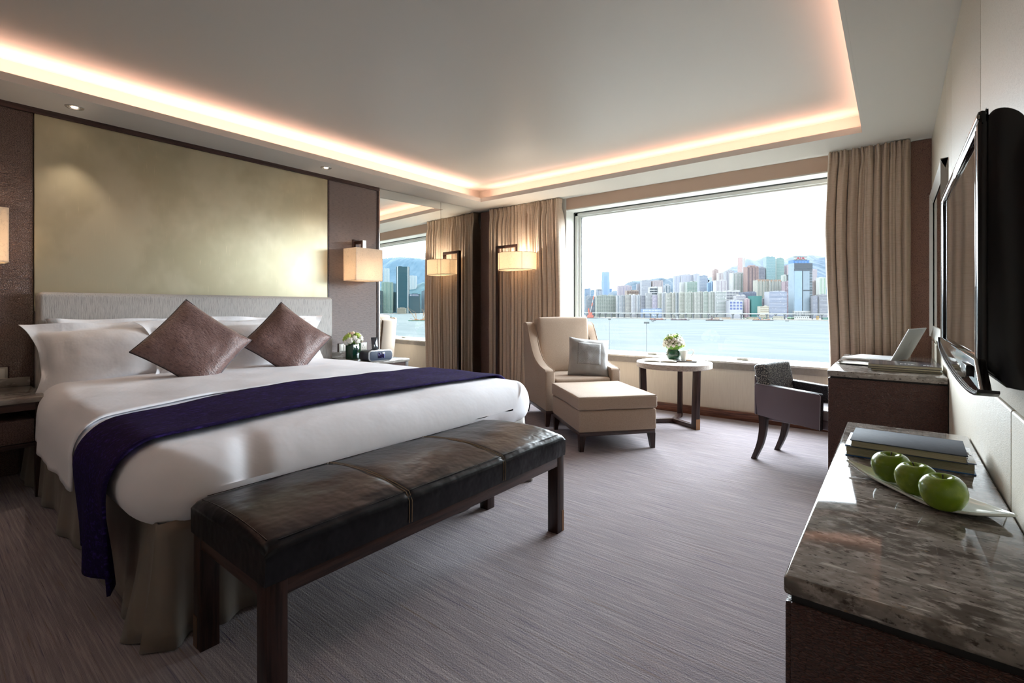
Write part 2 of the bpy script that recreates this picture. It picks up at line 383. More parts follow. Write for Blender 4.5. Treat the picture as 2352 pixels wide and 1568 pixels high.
def m_glasspane():
    m = bpy.data.materials.new('window_glass'); m.use_nodes = True; nt = m.node_tree; N = nt.nodes; L = nt.links
    N.remove(N['Principled BSDF']); out = N['Material Output']
    t = N.new('ShaderNodeBsdfTransparent'); t.inputs[0].default_value = (0.97, 0.985, 0.98, 1)
    g = N.new('ShaderNodeBsdfGlossy'); g.inputs['Roughness'].default_value = 0.0
    f = N.new('ShaderNodeFresnel'); f.inputs['IOR'].default_value = 1.35
    ge = N.new('ShaderNodeNewGeometry'); mm = N.new('ShaderNodeMath'); mm.operation = 'MULTIPLY_ADD'; mm.inputs[1].default_value = -1.0; mm.inputs[2].default_value = 1.0
    L.new(ge.outputs['Backfacing'], mm.inputs[0])      # no reflection off the inner side of the exit face
    m2 = N.new('ShaderNodeMath'); m2.operation = 'MULTIPLY'; L.new(f.outputs[0], m2.inputs[0]); L.new(mm.outputs[0], m2.inputs[1])
    s = N.new('ShaderNodeMixShader'); L.new(m2.outputs[0], s.inputs[0]); L.new(t.outputs[0], s.inputs[1]); L.new(g.outputs[0], s.inputs[2])
    L.new(s.outputs[0], out.inputs['Surface'])
    return m
m_glass = m_glasspane()

# ================================================================== ROOM SHELL
XL, XR, YW, YB, HC = -4.65, 0.235, 5.20, -2.2, 2.50
T = 0.15
YG = 5.42      # glass line
box('floor', (XL-T, YB-T, -0.12), (XR+T, YW+0.4, 0.0), m_carpet, kind='structure', label='carpet with fine lavender, grey and brown streaks')

# dropped ceiling: a ring of four slabs round the raised coffer
TR = 0.24
ce = bpy.data.objects.new('ceiling', None); COL.objects.link(ce); ce['kind'] = 'structure'
for lo, hi in (((XL-T, YB-T), (CX0-TR, YW+0.05)), ((CX1+TR, YB-T), (XR+T, YW+0.05)),
               ((CX0-TR, CY1+TR), (CX1+TR, YW+0.05)), ((CX0-TR, YB-T), (CX1+TR, CY0-TR))):
    box('soffit', (lo[0], lo[1], HC), (hi[0], hi[1], 2.90), m_ceiling, ce)
# trough floor and lip round the opening
bm = bmn()
for (a, b, c, d) in ((CX0-TR, CY0-TR, CX0-0.015, CY1+TR), (CX1+0.015, CY0-TR, CX1+TR, CY1+TR), (CX0-0.015, CY1+0.015, CX1+0.015, CY1+TR), (CX0-0.015, CY0-TR, CX1+0.015, CY0-0.015)):
    abox(bm, (a, b, HC), (c, d, HC+0.018))
obj('cove_trough', bm, m_ceiling, ce)
bm = bmn()
LP = 0.02
for (a, b, c, d) in ((CX0-LP, CY0-LP, CX0, CY1+LP), (CX1, CY0-LP, CX1+LP, CY1+LP), (CX0, CY1, CX1, CY1+LP), (CX0, CY0-LP, CX1, CY0)):
    abox(bm, (a, b, HC-0.001), (c, d, HC+0.050))
obj('cove_lip', bm, m_ceiling, ce)
box('coffer_ceiling', (CX0-TR-0.05, CY0-TR-0.05, 2.71), (CX1+TR+0.05, CY1+TR+0.05, 2.80), m_upper, ce)

# ---- left (bed) wall
wl = box('wall_left', (XL-T, YB-T, 0), (XL-0.02, YW+0.5, 2.62), m_wall_back, kind='structure')
box('brown_wall_panel', (XL-0.02, YB, 0), (XL, 0.560, 2.46), m_wallpaper_dark, wl, label='embossed leather-look brown wallcovering left of the bed')
box('gold_leaf_panel', (XL-0.02, 0.566, 1.10), (XL+0.012, 2.760, 2.462), m_gold, wl, r=0.004, label='champagne metal-leaf panel above the headboard')
box('lower_wall_panel', (XL-0.02, 0.566, 0), (XL, 2.760, 1.09), m_wallpaper_grey, wl)
box('panel_edge_strip', (XL-0.02, 2.760, 0), (XL+0.016, 2.776, 2.462), m_trim, wl)
box('taupe_wall_panel', (XL-0.02, 2.776, 0), (XL, 3.380, 2.462), m_wallpaper_grey, wl, label='ribbed taupe wallcovering right of the bed')
box('wood_edge_strip', (XL-0.02, 3.380, 0), (XL+0.012, 3.398, 2.462), m_trim, wl)
box('metal_edge_strip', (XL-0.02, 3.398, 0), (XL+0.016, 3.410, 2.495), m_metal_edge, wl)
MXB = -4.566      # the mirror cladding is set very slightly out of line with the bed wall
def mx(y): return XL+(MXB-XL)*(y-3.41)/(YW-3.41)
for ya, yb, lb in ((3.412, 4.329, 'left half of the wall mirror'), (4.333, YW, 'right half of the wall mirror')):
    bm = bmn(); aprism(bm, [(XL-0.02, ya), (mx(ya), ya), (mx(yb), yb), (XL-0.02, yb)], 0.02, 2.496, 'xy'); obj('mirror_panel', bm, m_mirror, wl, smooth=False, label=lb)
box('trim_1', (XL-0.02, YB, 2.462), (XL+0.02, 3.40, HC), m_trim, kind='structure', label='dark wood strip between bed wall and ceiling')

# ---- window wall with its opening
WX0, WX1, WZ0, WZ1 = -3.245, 0.02, 0.575, 2.362
ww = bpy.data.objects.new('wall_window', None); COL.objects.link(ww); ww['kind'] = 'structure'
box('left_pier', (XL-0.02, YW, 0), (WX0, YW+0.35, 2.62), m_reveal, ww)
box('right_pier', (WX1, YW, 0), (XR+T, YW+0.35, 2.62), m_reveal, ww)
box('bulkhead', (WX0, YW, WZ1), (WX1, YW+0.35, 2.62), m_fascia_warm, ww)
box('reveal_head', (WX0, YW+0.002, WZ1-0.012), (WX1, YG, WZ1+0.001), m_reveal, ww)
box('apron_wall', (WX0, YW+0.02, 0), (WX1, YW+0.35, 0.50), m_wall_cream, ww)
box('sill_front', (WX0, YW-0.005, 0.50), (WX1, YW+0.10, 0.562), m_sill_face, ww)
box('sill', (WX0, YW-0.012, 0.562), (WX1, YG+0.02, 0.582), m_sill, ww, r=0.004)
box('embossed_strip', (XL, YW-0.012, 0.1), (-4.44, YW, HC-0.003), m_strip, ww, label='embossed brown strip between curtain and mirror')
box('embossed_strip', (0.105, YW-0.012, 0.1), (XR, YW, HC-0.003), m_strip, ww, label='embossed brown strip right of the right curtain')
box('baseboard_window', (XL, YW-0.012, 0), (XR, YW+0.02, 0.085), m_base, kind='structure', r=0.004)
# frame and glass
wn = bpy.data.objects.new('window_1', None); COL.objects.link(wn); wn['kind'] = 'structure'
bm = bmn()
FW = 0.055
abox(bm, (WX0, YG-0.03, WZ0), (WX0+FW, YG+0.06, WZ1-0.012), 0.004)
abox(bm, (WX1-FW, YG-0.03, WZ0), (WX1, YG+0.06, WZ1-0.012), 0.004)
abox(bm, (WX0, YG-0.03, WZ1-0.062), (WX1, YG+0.06, WZ1-0.012), 0.004)
abox(bm, (WX0, YG-0.02, WZ0), (WX1, YG+0.06, WZ0+0.020), 0.004)
obj('window_frame', bm, m_alu, wn)
bm = bmn()
abox(bm, (WX0+FW, YG-0.01, WZ0+0.02), (WX0+FW+0.035, YG+0.05, WZ1-0.06), 0.003)
abox(bm, (WX0+FW, YG-0.012, WZ1-0.080), (WX1-FW, YG+0.05, WZ1-0.060), 0.003)
abox(bm, (WX1-FW-0.035, YG-0.01, WZ0+0.02), (WX1-FW, YG+0.05, WZ1-0.06), 0.003)
abox(bm, (WX0+FW, YG-0.01, WZ0+0.02), (WX1-FW, YG+0.05, WZ0+0.028), 0.003)
obj('sash', bm, m_alu, wn)
bm = bmn()
abox(bm, (WX0+FW+0.035, YG-0.002, WZ0+0.02), (WX0+FW+0.042, YG+0.05, WZ1-0.075))
abox(bm, (WX0-0.001, YG-0.036, WZ1-0.024), (WX1, YG-0.028, WZ1-0.011))
abox(bm, (WX0-0.001, YG-0.036, WZ0), (WX0+0.012, YG-0.028, WZ1-0.0245))
obj('gasket', bm, m_alu_dark, wn)
box('glass_pane', (WX0+FW+0.01, YG+0.018, WZ0+0.02), (WX1-FW-0.01, YG+0.024, WZ1-0.06), m_glass, wn, smooth=False)
for x in (-2.19, -1.227):
    bm = bmn(); abox(bm, (x-0.055, YG-0.05, WZ0+0.006), (x+0.055, YG-0.012, WZ0+0.030), 0.004); abox(bm, (x-0.005, YG-0.056, WZ0+0.020), (x+0.05, YG-0.02, WZ0+0.034), 0.003)
    obj('window_latch', bm, m_sill_face, wn)

# ---- right (television) wall: upholstered panels with joints
wr = box('wall_right', (XR+0.03, YB-T, 0), (XR+T+0.1, YW+0.5, 2.62), m_wall_back, kind='structure')
ZJ = 0.862
def rpan(y0, y1, z0, z1, proud=0.0):
    box('panel', (XR, y0+0.0025, z0+0.003), (XR+0.031, y1-0.0025, z1-0.003), m_panel_fab, wr, r=0.006, seg=3)
for y0, y1 in ((3.81, YW), (3.45, 3.81), (2.34, 3.45), (0.95, 2.34), (-0.5, 0.95), (YB, -0.5)):
    rpan(y0, y1, ZJ, HC)
for y0, y1 in ((4.55, YW), (3.45, 4.55), (1.776, 3.45), (0.5, 1.776), (-0.9, 0.5), (YB, -0.9)):
    rpan(y0, y1, 0.0, ZJ)
box('wall_back', (XL-T, YB-T, 0), (XR+T, YB, 2.62), m_wall_back, kind='structure')

# downlights in the soffit over the bed
def downlight(x, y, label):
    t = thing('downlight', label, 'ceiling light', (x, y, HC), 0, 'downlights over the bed')
    bm = bmn(); alathe(bm, [(0.036, 0.010), (0.038, -0.003), (0.050, -0.004), (0.052, 0.0)], 28); obj('trim_ring', bm, m_chromering, t)
    bm = bmn(); alathe(bm, [(0.036, -0.001), (0.022, 0.001), (0.0, 0.0015)], 24); obj('reflector', bm, m_chromering, t)
    bm = bmn(); alathe(bm, [(0.020, 0.0), (0.018, -0.004), (0.0, -0.006)], 20); obj('lamp', bm, m_glow, t)
    l = bpy.data.lights.new('downlight_beam', 'SPOT'); l.energy = 14; l.color = (1, 0.82, 0.66); l.spot_size = R(70); l.spot_blend = 0.6; l.shadow_soft_size = 0.02
    o = bpy.data.objects.new('downlight_beam', l); COL.objects.link(o); o.parent = t; o.location = (0, 0, -0.012)
downlight(-4.413, 0.736, 'small round recessed ceiling light above the left half of the gold panel')
downlight(-4.38, 2.588, 'small round recessed ceiling light above the right end of the gold panel')

# ================================================================== BED
BX0, BX1, BYN, BYF = -4.55, -1.91, 0.53, 2.54
bed = thing('bed', 'large double bed with white linen, silver fabric headboard and pleated olive skirt', 'bed', (-3.2, 1.6, 0))
def bobj(name, bm, m, **k):
    o = obj(name, bm, m, bed, **k); o.location = (3.2, -1.6, 0); return o
# headboard: upholstered slab
bm = bmn(); abox(bm, (XL+0.020, 0.566, 0.22), (XL+0.115, 2.762, 1.232), 0.035, 4); bobj('headboard', bm, m_headboard)
bm = bmn(); abox(bm, (BX0, BYN+0.05, 0.10), (BX1-0.05, BYF-0.05, 0.44), 0.02); bobj('bed_base', bm, m_bedbase)
# skirt: pleated cloth hanging round three sides
def skirt_pts():
    P = []
    n = 90
    for i in range(n+1): P.append((BX0+(BX1-BX0)*i/n, BYN, 0, -1, i/n*5.6))
    for i in range(1, n+1): P.append((BX1, BYN+(BYF-BYN)*i/n, 1, 0, 5.6+i/n*4.4))
    for i in range(1, n+1): P.append((BX1-(BX1-BX0)*i/n, BYF, 0, 1, 10+i/n*5.6))
    return P
SP = skirt_pts()
bm = bmn(); rows = []
for j in range(9):
    z = 0.405-(0.405-0.006)*j/8; k = (j/8)**1.2; row = []
    for (x, y, nx, ny, s) in SP:
        a = 0.018*math.sin(s*5.1)+0.012*math.sin(s*11.7+1)+0.010*math.sin(s*2.3+0.5)
        # the loose corner pleats at the foot
        dc = min(abs(s-5.6), abs(s-10.0)); a += 0.030*math.exp(-(dc/0.16)**2)+0.032*math.sin(s*19+0.6)*math.exp(-(dc/0.6)**2)
        a = 0.004+max(-0.02, a)*k+0.02*k
        row.append(bm.verts.new((x+nx*a, y+ny*a, z)))
    rows.append(row)
for A, B in zip(rows, rows[1:]):
    for i in range(len(A)-1): bm.faces.new((A[i], A[i+1], B[i+1], B[i]))
o = bobj('bed_skirt', bm, m_skirt, ang=80); add_mod(o, 'SOLIDIFY', thickness=0.004)
# mattress
bm = bmn(); abox(bm, (BX0+0.02, BYN+0.02, 0.40), (BX1-0.06, BYF-0.02, 0.58), 0.05, 3); bobj('mattress', bm, m_white_linen)

# duvet: rounded pillowy slab; the same cross-section carries fold and runner
DYC, DHW, DZ0, DZ1 = 1.555, 1.105, 0.372, 0.628
DR = (DZ1-DZ0)/2
def crown(x, y): return 0.022*(1-((y-DYC)/DHW)**2)
def dprof(s, off=0.0, drop=None):
    """s: signed distance along the top from the centre line; returns y, z going over the rounded side and, with drop, straight down"""
    sg = -1 if s < 0 else 1; a = abs(s); flat = DHW-DR
    if a <= flat:
        y = a; z = DZ1+off+0.022*(1-(a/DHW)**2)
    else:
        z0 = 0.022*(1-(flat/DHW)**2)
        r = DR+off; arc = r*math.pi/2; t = a-flat
        if t <= arc:
            th = t/r; y = flat+r*math.sin(th); z = DZ1-DR+r*math.cos(th)+z0*(math.cos(th) if th < 1.57 else 0)
        else:
            y = flat+r; z = DZ1-DR-(t-arc)
    return DYC+sg*y, z
def nz(x, y, z, sc, amp): return amp*noise.noise(Vector((x*sc, y*sc, z*sc)))
bm = bmn()
NX, NA = 110, 240
def duv(u, v):
    # u along the bed, v round the cross-section
    L0, L1 = -4.28, -1.845
    a = v*2*math.pi
    uu = u
    if uu < 0.8: x = L0+(L1-DR-L0)*uu/0.8
    else: x = L1-DR+DR*math.sin((uu-0.8)/0.2*math.pi/2)
    # rounded foot end and softly rounded head end
    e = 1.0
    d1 = (L1-x); d0 = (x-L0)
    if uu >= 0.8: e = math.cos((uu-0.8)/0.2*math.pi/2)
    if d0 < 0.05: e = min(e, 0.35+0.65*math.sqrt(max(0, 1-((0.05-d0)/0.05)**2)))
    # plan corners at the foot
    cr = 0.0
    if d1 < 0.19: cr = 0.19-math.sqrt(max(0, 0.19**2-(0.19-d1)**2))
    head = 0.0
    if x < -3.35: head = 0.10*((-3.35-x)/0.9)**1.3
    hw = DHW-cr-head
    hz = DR*e
    ca, sa = math.cos(a), math.sin(a)
    flat = hw-DR
    y = (flat if ca > 0 else -flat)*min(1.0, abs(ca)*60) if False else None
    # stadium: angle split into flat runs and half circles
    t = v/0.4 if v < 0.4 else 1+(v-0.4)/0.1 if v < 0.5 else 2+(v-0.5)/0.4 if v < 0.9 else 3+(v-0.9)/0.1
    if t < 1:   yy = -flat+2*flat*t; zz = hz; n = (0, 1)
    elif t < 2: th = (t-1)*math.pi; yy = flat+hz*math.sin(th)*1.0; zz = hz*math.cos(th)
    elif t < 3: yy = flat-2*flat*(t-2); zz = -hz
    else:       th = (t-3)*math.pi; yy = -flat-hz*math.sin(th); zz = -hz*math.cos(th)
    y = DYC+yy; z = (DZ0+DZ1)/2+zz
    if zz > 0: z += 0.022*(1-(yy/DHW)**2)*max(0, zz/DR)
    # creases: a deep tuck in the foot face, ripples at the far corner
    w = nz(x, y, z, 2.4, 0.010)+nz(x*2, y, z, 9.0, 0.002)
    if d1 < 0.35 and zz < hz*0.999:
        w += 0.012*math.sin(y*23+x*6)*(1-d1/0.35)*max(0, min(1, (y-1.9)*3))
    g = math.exp(-((y-0.80-0.2*d1)/0.05)**2)*max(0, 1-d1/0.30)*(0 if zz < 0 else 1)
    return Vector((x-0.022*g, y, z+w*0.8-0.012*g))
V = agrid(bm, duv, NX, NA, cv=True)
bm.faces.new(V[0][::-1])
bmesh.ops.remove_doubles(bm, verts=V[-1], dist=0.002)
o = bobj('duvet', bm, m_white_linen, ang=70)

def drape(name, m, xa, xb, s0, s1, off, ns, nx, parent=None, wob=0.0, hem=None, thick=0.004):
    """cloth laid over the duvet: xa(s), xb(s) its two edges, s from s0 to s1 across the bed"""
    bm = bmn()
    def f(u, v):
        s = s0+(s1-s0)*u; x = xa(s)+(xb(s)-xa(s))*v
        y, z = dprof(s, off)
        if hem:
            y, z = hem(s, v, y, z)
        a = max(0, (abs(s)-1.15)/0.3)
        y += wob*math.sin(x*17+1.3)*min(1, a)+wob*0.6*math.sin(x*31)*min(1, a)
        z += nz(x, y, 0.3, 5, 0.006)
        hd = 0.10*((-3.35-x)/0.9)**1.3 if x < -3.35 else 0
        y = DYC+(y-DYC)*(1-hd/DHW)
        return Vector((x, y, z))
    agrid(bm, f, ns, nx)
    return bm
# turned-back duvet cuff: hangs a little lower than the duvet, with a pointed corner by the runner
def hem_cuff(s, v, y, z):
    return y, z
bm = drape('cuff', None, lambda s: -4.24, lambda s: -2.90+0.24*max(0, min(1, (-s-0.5)/0.75)), -1.335, 1.335, 0.014, 110, 44, wob=0.008)
o = bobj('duvet_fold', bm, m_white_linen, ang=80); add_mod(o, 'SOLIDIFY', thickness=0.008, offset=0)

# runner: lies on the bed, a thing of its own
def ra(s):
    t = max(0.0, min(1.0, (-s-0.1)/1.05)); return -2.82+0.26*t*t*(3-2*t)
def rb(s):
    t = max(0.0, min(1.0, (-s-0.1)/1.05)); return -2.15+0.08*t*t*(3-2*t)
def hem_run(s, v, y, z):
    if s < -1.25: # the foot-side corner hangs lower, as a tip
        k = (-s-1.25)/0.28; z -= 0.02*v*k; y += 0.03*k*(0.4+0.6*math.sin(v*9))
    return y, z
bm = drape('runner', None, ra, rb, -1.545, 1.50, 0.026, 130, 30, wob=0.010, hem=hem_run)
o = obj('bed_runner', bm, m_runner, None, ang=80, label='deep purple woven runner laid across the foot of the white bed', cat='bed runner')
add_mod(o, 'SOLIDIFY', thickness=0.010, offset=0.3)

# pillows ------------------------------------------------------------
def pillow_bm(w, h, t, flange=0.05, seed=0, nu=44, nv=30, floppy=0.02):
    bm = bmn()
    def half(sgn):
        V = []
        for i in range(nu):
            row = []
            for j in range(nv):
                u = -1+2*i/(nu-1); v = -1+2*j/(nv-1)
                x = u*w/2; y = v*h/2
                iu = min(1, abs(x)/(w/2-flange)); iv = min(1, abs(y)/(h/2-flange)) if flange else abs(v)
                th = t/2*(max(0, 1-iu**3.2)**0.55)*(max(0, 1-iv**3.2)**0.55)
                # pinch the sides in between the corners
                px = 1-(0.17 if flange else 0.05)*(1-v*v)*abs(u)**3; py = 1-(0.05 if flange else 0.08)*(1-u*u)*abs(v)**2
                n = noise.noise(Vector((x*7+seed*3.1, y*7, sgn*2.0+seed)))
                n2 = noise.noise(Vector((x*18+seed, y*18, seed*2)))
                z = sgn*(th+0.003)+n*0.012*min(1, th*20)+n2*0.004
                if flange:
                    e = max(0, abs(x)-(w/2-flange))/flange
                    z += floppy*e*math.sin(v*5.2+seed)+0.6*floppy*e*math.sin(v*9+seed*2)
                    ev = max(0, abs(y)-(h/2-flange))/flange
                    z += floppy*ev*math.sin(u*6+seed*1.7)
                row.append(bm.verts.new((x*px, z, y*py)))
            V.append(row)
        return V
    A = half(1); B = half(-1)
    for i in range(nu-1):
        for j in range(nv-1):
            bm.faces.new((A[i][j], A[i+1][j], A[i+1][j+1], A[i][j+1]))
            bm.faces.new((B[i][j], B[i][j+1], B[i+1][j+1], B[i+1][j]))
    for i in range(nu-1):
        bm.faces.new((A[i][0], B[i][0], B[i+1][0], A[i+1][0])); bm.faces.new((A[i][-1], A[i+1][-1], B[i+1][-1], B[i][-1]))
    for j in range(nv-1):
        bm.faces.new((A[0][j], A[0][j+1], B[0][j+1], B[0][j])); bm.faces.new((A[-1][j], B[-1][j], B[-1][j+1], A[-1][j+1]))
    return bm
def place_soft(o, loc, face, lean, roll=0):
    """local -y is the face: turned to compass angle 'face' (deg, direction the face looks at), leaning back by 'lean', rolled in its own plane"""
    o.matrix_basis = Matrix.Translation(loc) @ Matrix.Rotation(R(face+90), 4, 'Z') @ Matrix.Rotation(R(-lean), 4, 'X') @ Matrix.Rotation(R(roll), 4, 'Y')
PG = 'white bed pillows'
def pillow(loc, w, h, t, lean, seed, label, face=0, roll=0):
    o = obj('pillow', pillow_bm(w, h, t, 0.06, seed), m_pillow, None, ang=80, label=label, cat='pillow', group=PG)
    place_soft(o, loc, face, lean, roll); return o
pillow((-4.42, 1.10, 0.80), 1.00, 0.52, 0.20, 14, 3, 'white pillow upright against the headboard, its corner showing behind the larger plum cushion')
pillow((-4.40, 2.10, 0.80), 1.00, 0.52, 0.20, 14, 5, 'white pillow upright against the right half of the headboard behind the smaller plum cushion')
pillow((-4.235, 0.945, 0.785), 0.96, 0.53, 0.24, 20, 1, 'white flanged pillow at the left end of the bed next to the marble nightstand', 0, -2)
pillow((-4.115, 1.66, 0.79), 1.28, 0.54, 0.18, 24, 8, 'white flanged pillow lying behind both plum cushions')

# cushions -------------------------------------------------------------
CG = 'plum cushions on the bed'
def cushion(loc, sz, t, face, lean, roll, seed, label):
    root = obj('cushion', pillow_bm(sz, sz, t, 0.0, seed, 34, 34), m_cushion, None, ang=80, label=label, cat='cushion', group=CG)
    bm = bmn(); pts = []
    N = 24
    def edge(u, v):
        return Vector((u*sz/2*(1-0.05*(1-v*v)*u*u), 0, v*sz/2*(1-0.08*(1-u*u)*v*v)))
    for k in range(4*N):
        s = k/N; q = int(s); f = -1+2*(s-q)
        pts.append(edge(*((f, -1), (1, f), (-f, 1), (-1, -f))[q])+Vector((0, noise.noise(Vector((k*0.2, seed, 0)))*0.004, 0)))
    pts.append(pts[0]); atube(bm, pts, 0.0045, 6, cap=False)
    obj('piping', bm, m_piping, root)
    place_soft(root, loc, face, lean, roll)
cushion((-3.80, 1.262, 0.862), 0.51, 0.17, -8, 27, 41, 2, 'larger plum embossed cushion standing on its corner at the middle of the bed')
cushion((-3.84, 1.935, 0.858), 0.49, 0.16, -14, 26, 42, 6, 'smaller plum embossed cushion standing on its corner near the right end of the bed')

# ================================================================== BENCH
t = thing('bench', 'long black leather bench with dark wood legs at the foot of the bed', 'bench', (-1.57, 1.34, 0))
def lo(a): return (a[0]+1.57, a[1]-1.34, a[2])
bX0, bX1, bY0, bY1 = -1.835, -1.305, 0.598, 2.085
bm = bmn()
def seat(u, v):
    x = -1+2*u; y = -1+2*v
    return Vector((x*0.265, y*0.7435, 0.486+0.026*(1-x**4)*(1-y**6)))
# crowned top with rounded shoulders made as a closed loft
def bseat(u, v):
    y = -0.7435+1.487*u
    pr = [(-0.262, 0.380), (-0.265, 0.40), (-0.266, 0.462), (-0.262, 0.478), (-0.250, 0.488), (-0.18, 0.500), (-0.09, 0.508), (0, 0.511), (0.09, 0.508), (0.18, 0.500), (0.250, 0.488), (0.262, 0.478), (0.266, 0.462), (0.265, 0.40), (0.262, 0.380)]
    k = v*(len(pr)-1); i = min(int(k), len(pr)-2); f = k-i
    x = pr[i][0]+(pr[i+1][0]-pr[i][0])*f; z = pr[i][1]+(pr[i+1][1]-pr[i][1])*f
    e = min(1.0, (0.7435-abs(y))/0.05)
    top = max(0, z-0.45)
    z = z-top*(1-math.sqrt(max(0, 1-(1-e)**2)))*0.55
    for sy in (-0.255, 0.255):
        z -= 0.006*math.exp(-((y-sy)/0.010)**2)*(1 if z > 0.44 else 0)
    z += 0.004*noise.noise(Vector((x*6, y*5, 0)))*(1 if z > 0.46 else 0)+0.0025*noise.noise(Vector((x*14, y*9, 3)))*(1 if z > 0.46 else 0)
    return Vector((x, y, z))
V = agrid(bm, bseat, 120, 43)
bm.faces.new(V[0]); bm.faces.new(V[-1][::-1])
for a, b in zip(V, V[1:]): bm.faces.new((a[0], a[-1], b[-1], b[0]))
obj('leather_cushion', bm, m_leather, t, ang=50)
for sy in (-0.255, 0.255):
    bm = bmn()
    for d in (-0.006, 0.006):
        atube(bm, [(x, sy+d, z+0.0015) for x, z in [(-0.267, 0.39), (-0.268, 0.46), (-0.25, 0.488), (-0.18, 0.499), (-0.09, 0.507), (0, 0.510), (0.09, 0.507), (0.18, 0.499), (0.25, 0.488), (0.268, 0.46), (0.267, 0.385)]], 0.0016, 5)
    obj('stitching', bm, m_thread, t)
bm = bmn()
for sx in (-1, 1):
    atube(bm, [(sx*0.2475, -0.700+1.40*k/20, 0.4890) for k in range(21)], 0.0016, 5)
for sy in (-1, 1):
    atube(bm, [(-0.225+0.45*k/12, sy*0.722, 0.4885+0.013*(1-(k/6-1)**2)) for k in range(13)], 0.0022, 5)
obj('edge_piping', bm, m_leather, t)
bm = bmn()
abox(bm, (-0.258, -0.735, 0.335), (-0.225, 0.735, 0.379), 0.003); abox(bm, (0.225, -0.735, 0.335), (0.258, 0.735, 0.379), 0.003)
abox(bm, (-0.226, -0.735, 0.335), (0.226, -0.702, 0.379), 0.003); abox(bm, (-0.226, 0.702, 0.335), (0.226, 0.735, 0.379), 0.003)
obj('rail', bm, m_wenge_h, t)
for sx in (-1, 1):
    for sy in (-1, 1):
        cx, cy = sx*0.230, sy*0.708
        bm = bmn(); abox(bm, (cx-0.029, cy-0.029, 0), (cx+0.029, cy+0.029, 0.378), 0.002)
        leg = obj('leg', bm, m_wenge, t)
        bm = bmn()
        ox, oy = cx+sx*0.0295, cy-sy*0.0295*(-1)
        abox(bm, (min(cx-sx*0.002, ox), cy+sy*0.0285-0.0015, 0.001), (max(cx-sx*0.002, ox), cy+sy*0.0285+0.0015, 0.105))
        abox(bm, (cx+sx*0.0285-0.0015, min(cy+sy*0.012, cy+sy*0.03), 0.001), (cx+sx*0.0285+0.0015, max(cy+sy*0.012, cy+sy*0.03), 0.105))
        obj('foot_cap', bm, m_copper, leg, label='bronze corner cap')

# ================================================================== NIGHTSTANDS
def nightstand(y0, y1, label):
    x0, x1, zt = XL+0.005, -3.985, 0.595
    t = thing('nightstand', label, 'nightstand', ((x0+x1)/2, (y0+y1)/2, 0), 0)
    hx_, hy = (x1-x0)/2, (y1-y0)/2
    box('marble_top', (-hx_, -hy, zt-0.03), (hx_, hy, zt), m_marble_l, t, r=0.004)
    box('backsplash', (-hx_, -hy, zt), (-hx_+0.018, hy, zt+0.06), m_marble_l, t, r=0.002)
    bm = bmn(); abox(bm, (-hx_+0.02, -hy+0.02, zt-0.075), (hx_-0.015, hy-0.02, zt-0.03)); obj('apron', bm, m_wenge_h, t)
    for sx in (-1, 1):
        for sy in (-1, 1):
            box('post', (sx*(hx_-0.035)-0.022, sy*(hy-0.03)-0.022, 0), (sx*(hx_-0.035)+0.022, sy*(hy-0.03)+0.022, zt-0.03), m_wenge, t, r=0.002)
    bm = bmn(); abox(bm, (-hx_+0.04, -hy+0.05, 0.30), (hx_-0.03, hy-0.05, 0.325)); abox(bm, (-hx_+0.04, -hy+0.05, 0.30), (-hx_+0.06, hy-0.05, zt-0.05)); obj('shelf', bm, m_wenge_h, t)
    dr = box('drawer', (-hx_+0.08, -hy+0.055, 0.33), (hx_-0.02, hy-0.055, 0.465), m_wallpaper_dark, t, r=0.003)
nightstand(-0.12, 0.545, 'nightstand with grey marble top left of the bed')
nightstand(2.80, 3.305, 'nightstand with grey marble top between bed and wall mirror')

# clock radio with docked phone
t = thing('clock_radio', 'black and silver docking clock radio on the right nightstand', 'radio', (-4.10, 2.97, 0.596), -6)
def radio_prof(w, h, r): 
    P = []
    for cx, cy, a0 in ((w/2-r, h-r, 0), (-w/2+r, h-r, 90), (-w/2+r, r, 180), (w/2-r, r, 270)):
        for k in range(6): P.append((cx+r*math.cos(R(a0+18*k)), cy+r*math.sin(R(a0+18*k))))
    return P
bm = bmn(); aprism(bm, radio_prof(0.25, 0.100, 0.028), -0.11, 0.085, 'yz', 0.004); obj('body', bm, m_radio, t)
bm = bmn(); aprism(bm, radio_prof(0.262, 0.110, 0.032), 0.075, 0.094, 'yz', 0.003)
o = obj('silver_band', bm, m_radiosil, t)
bm = bmn(); aprism(bm, [(a, b+0.008) for a, b in radio_prof(0.244, 0.092, 0.026)], 0.092, 0.0965, 'yz', 0.001); obj('grille', bm, m_radiofront, t)
box('display', (0.095, -0.036, 0.028), (0.0985, 0.040, 0.084), m_display, t, r=0.001)
box('dock', (-0.03, -0.045, 0.098), (0.055, 0.02, 0.112), m_radio, t, r=0.004)
o = box('phone', (-0.006, -0.032, 0.0), (0.004, 0.032, 0.120), m_phone, None, r=0.003, label='dark phone standing in the clock radio dock', cat='phone')
o.matrix_basis = Matrix.Translation((-4.095, 2.955, 0.709)) @ Matrix.Rotation(R(-6), 4, 'Z') @ Matrix.Rotation(R(-12), 4, 'Y')

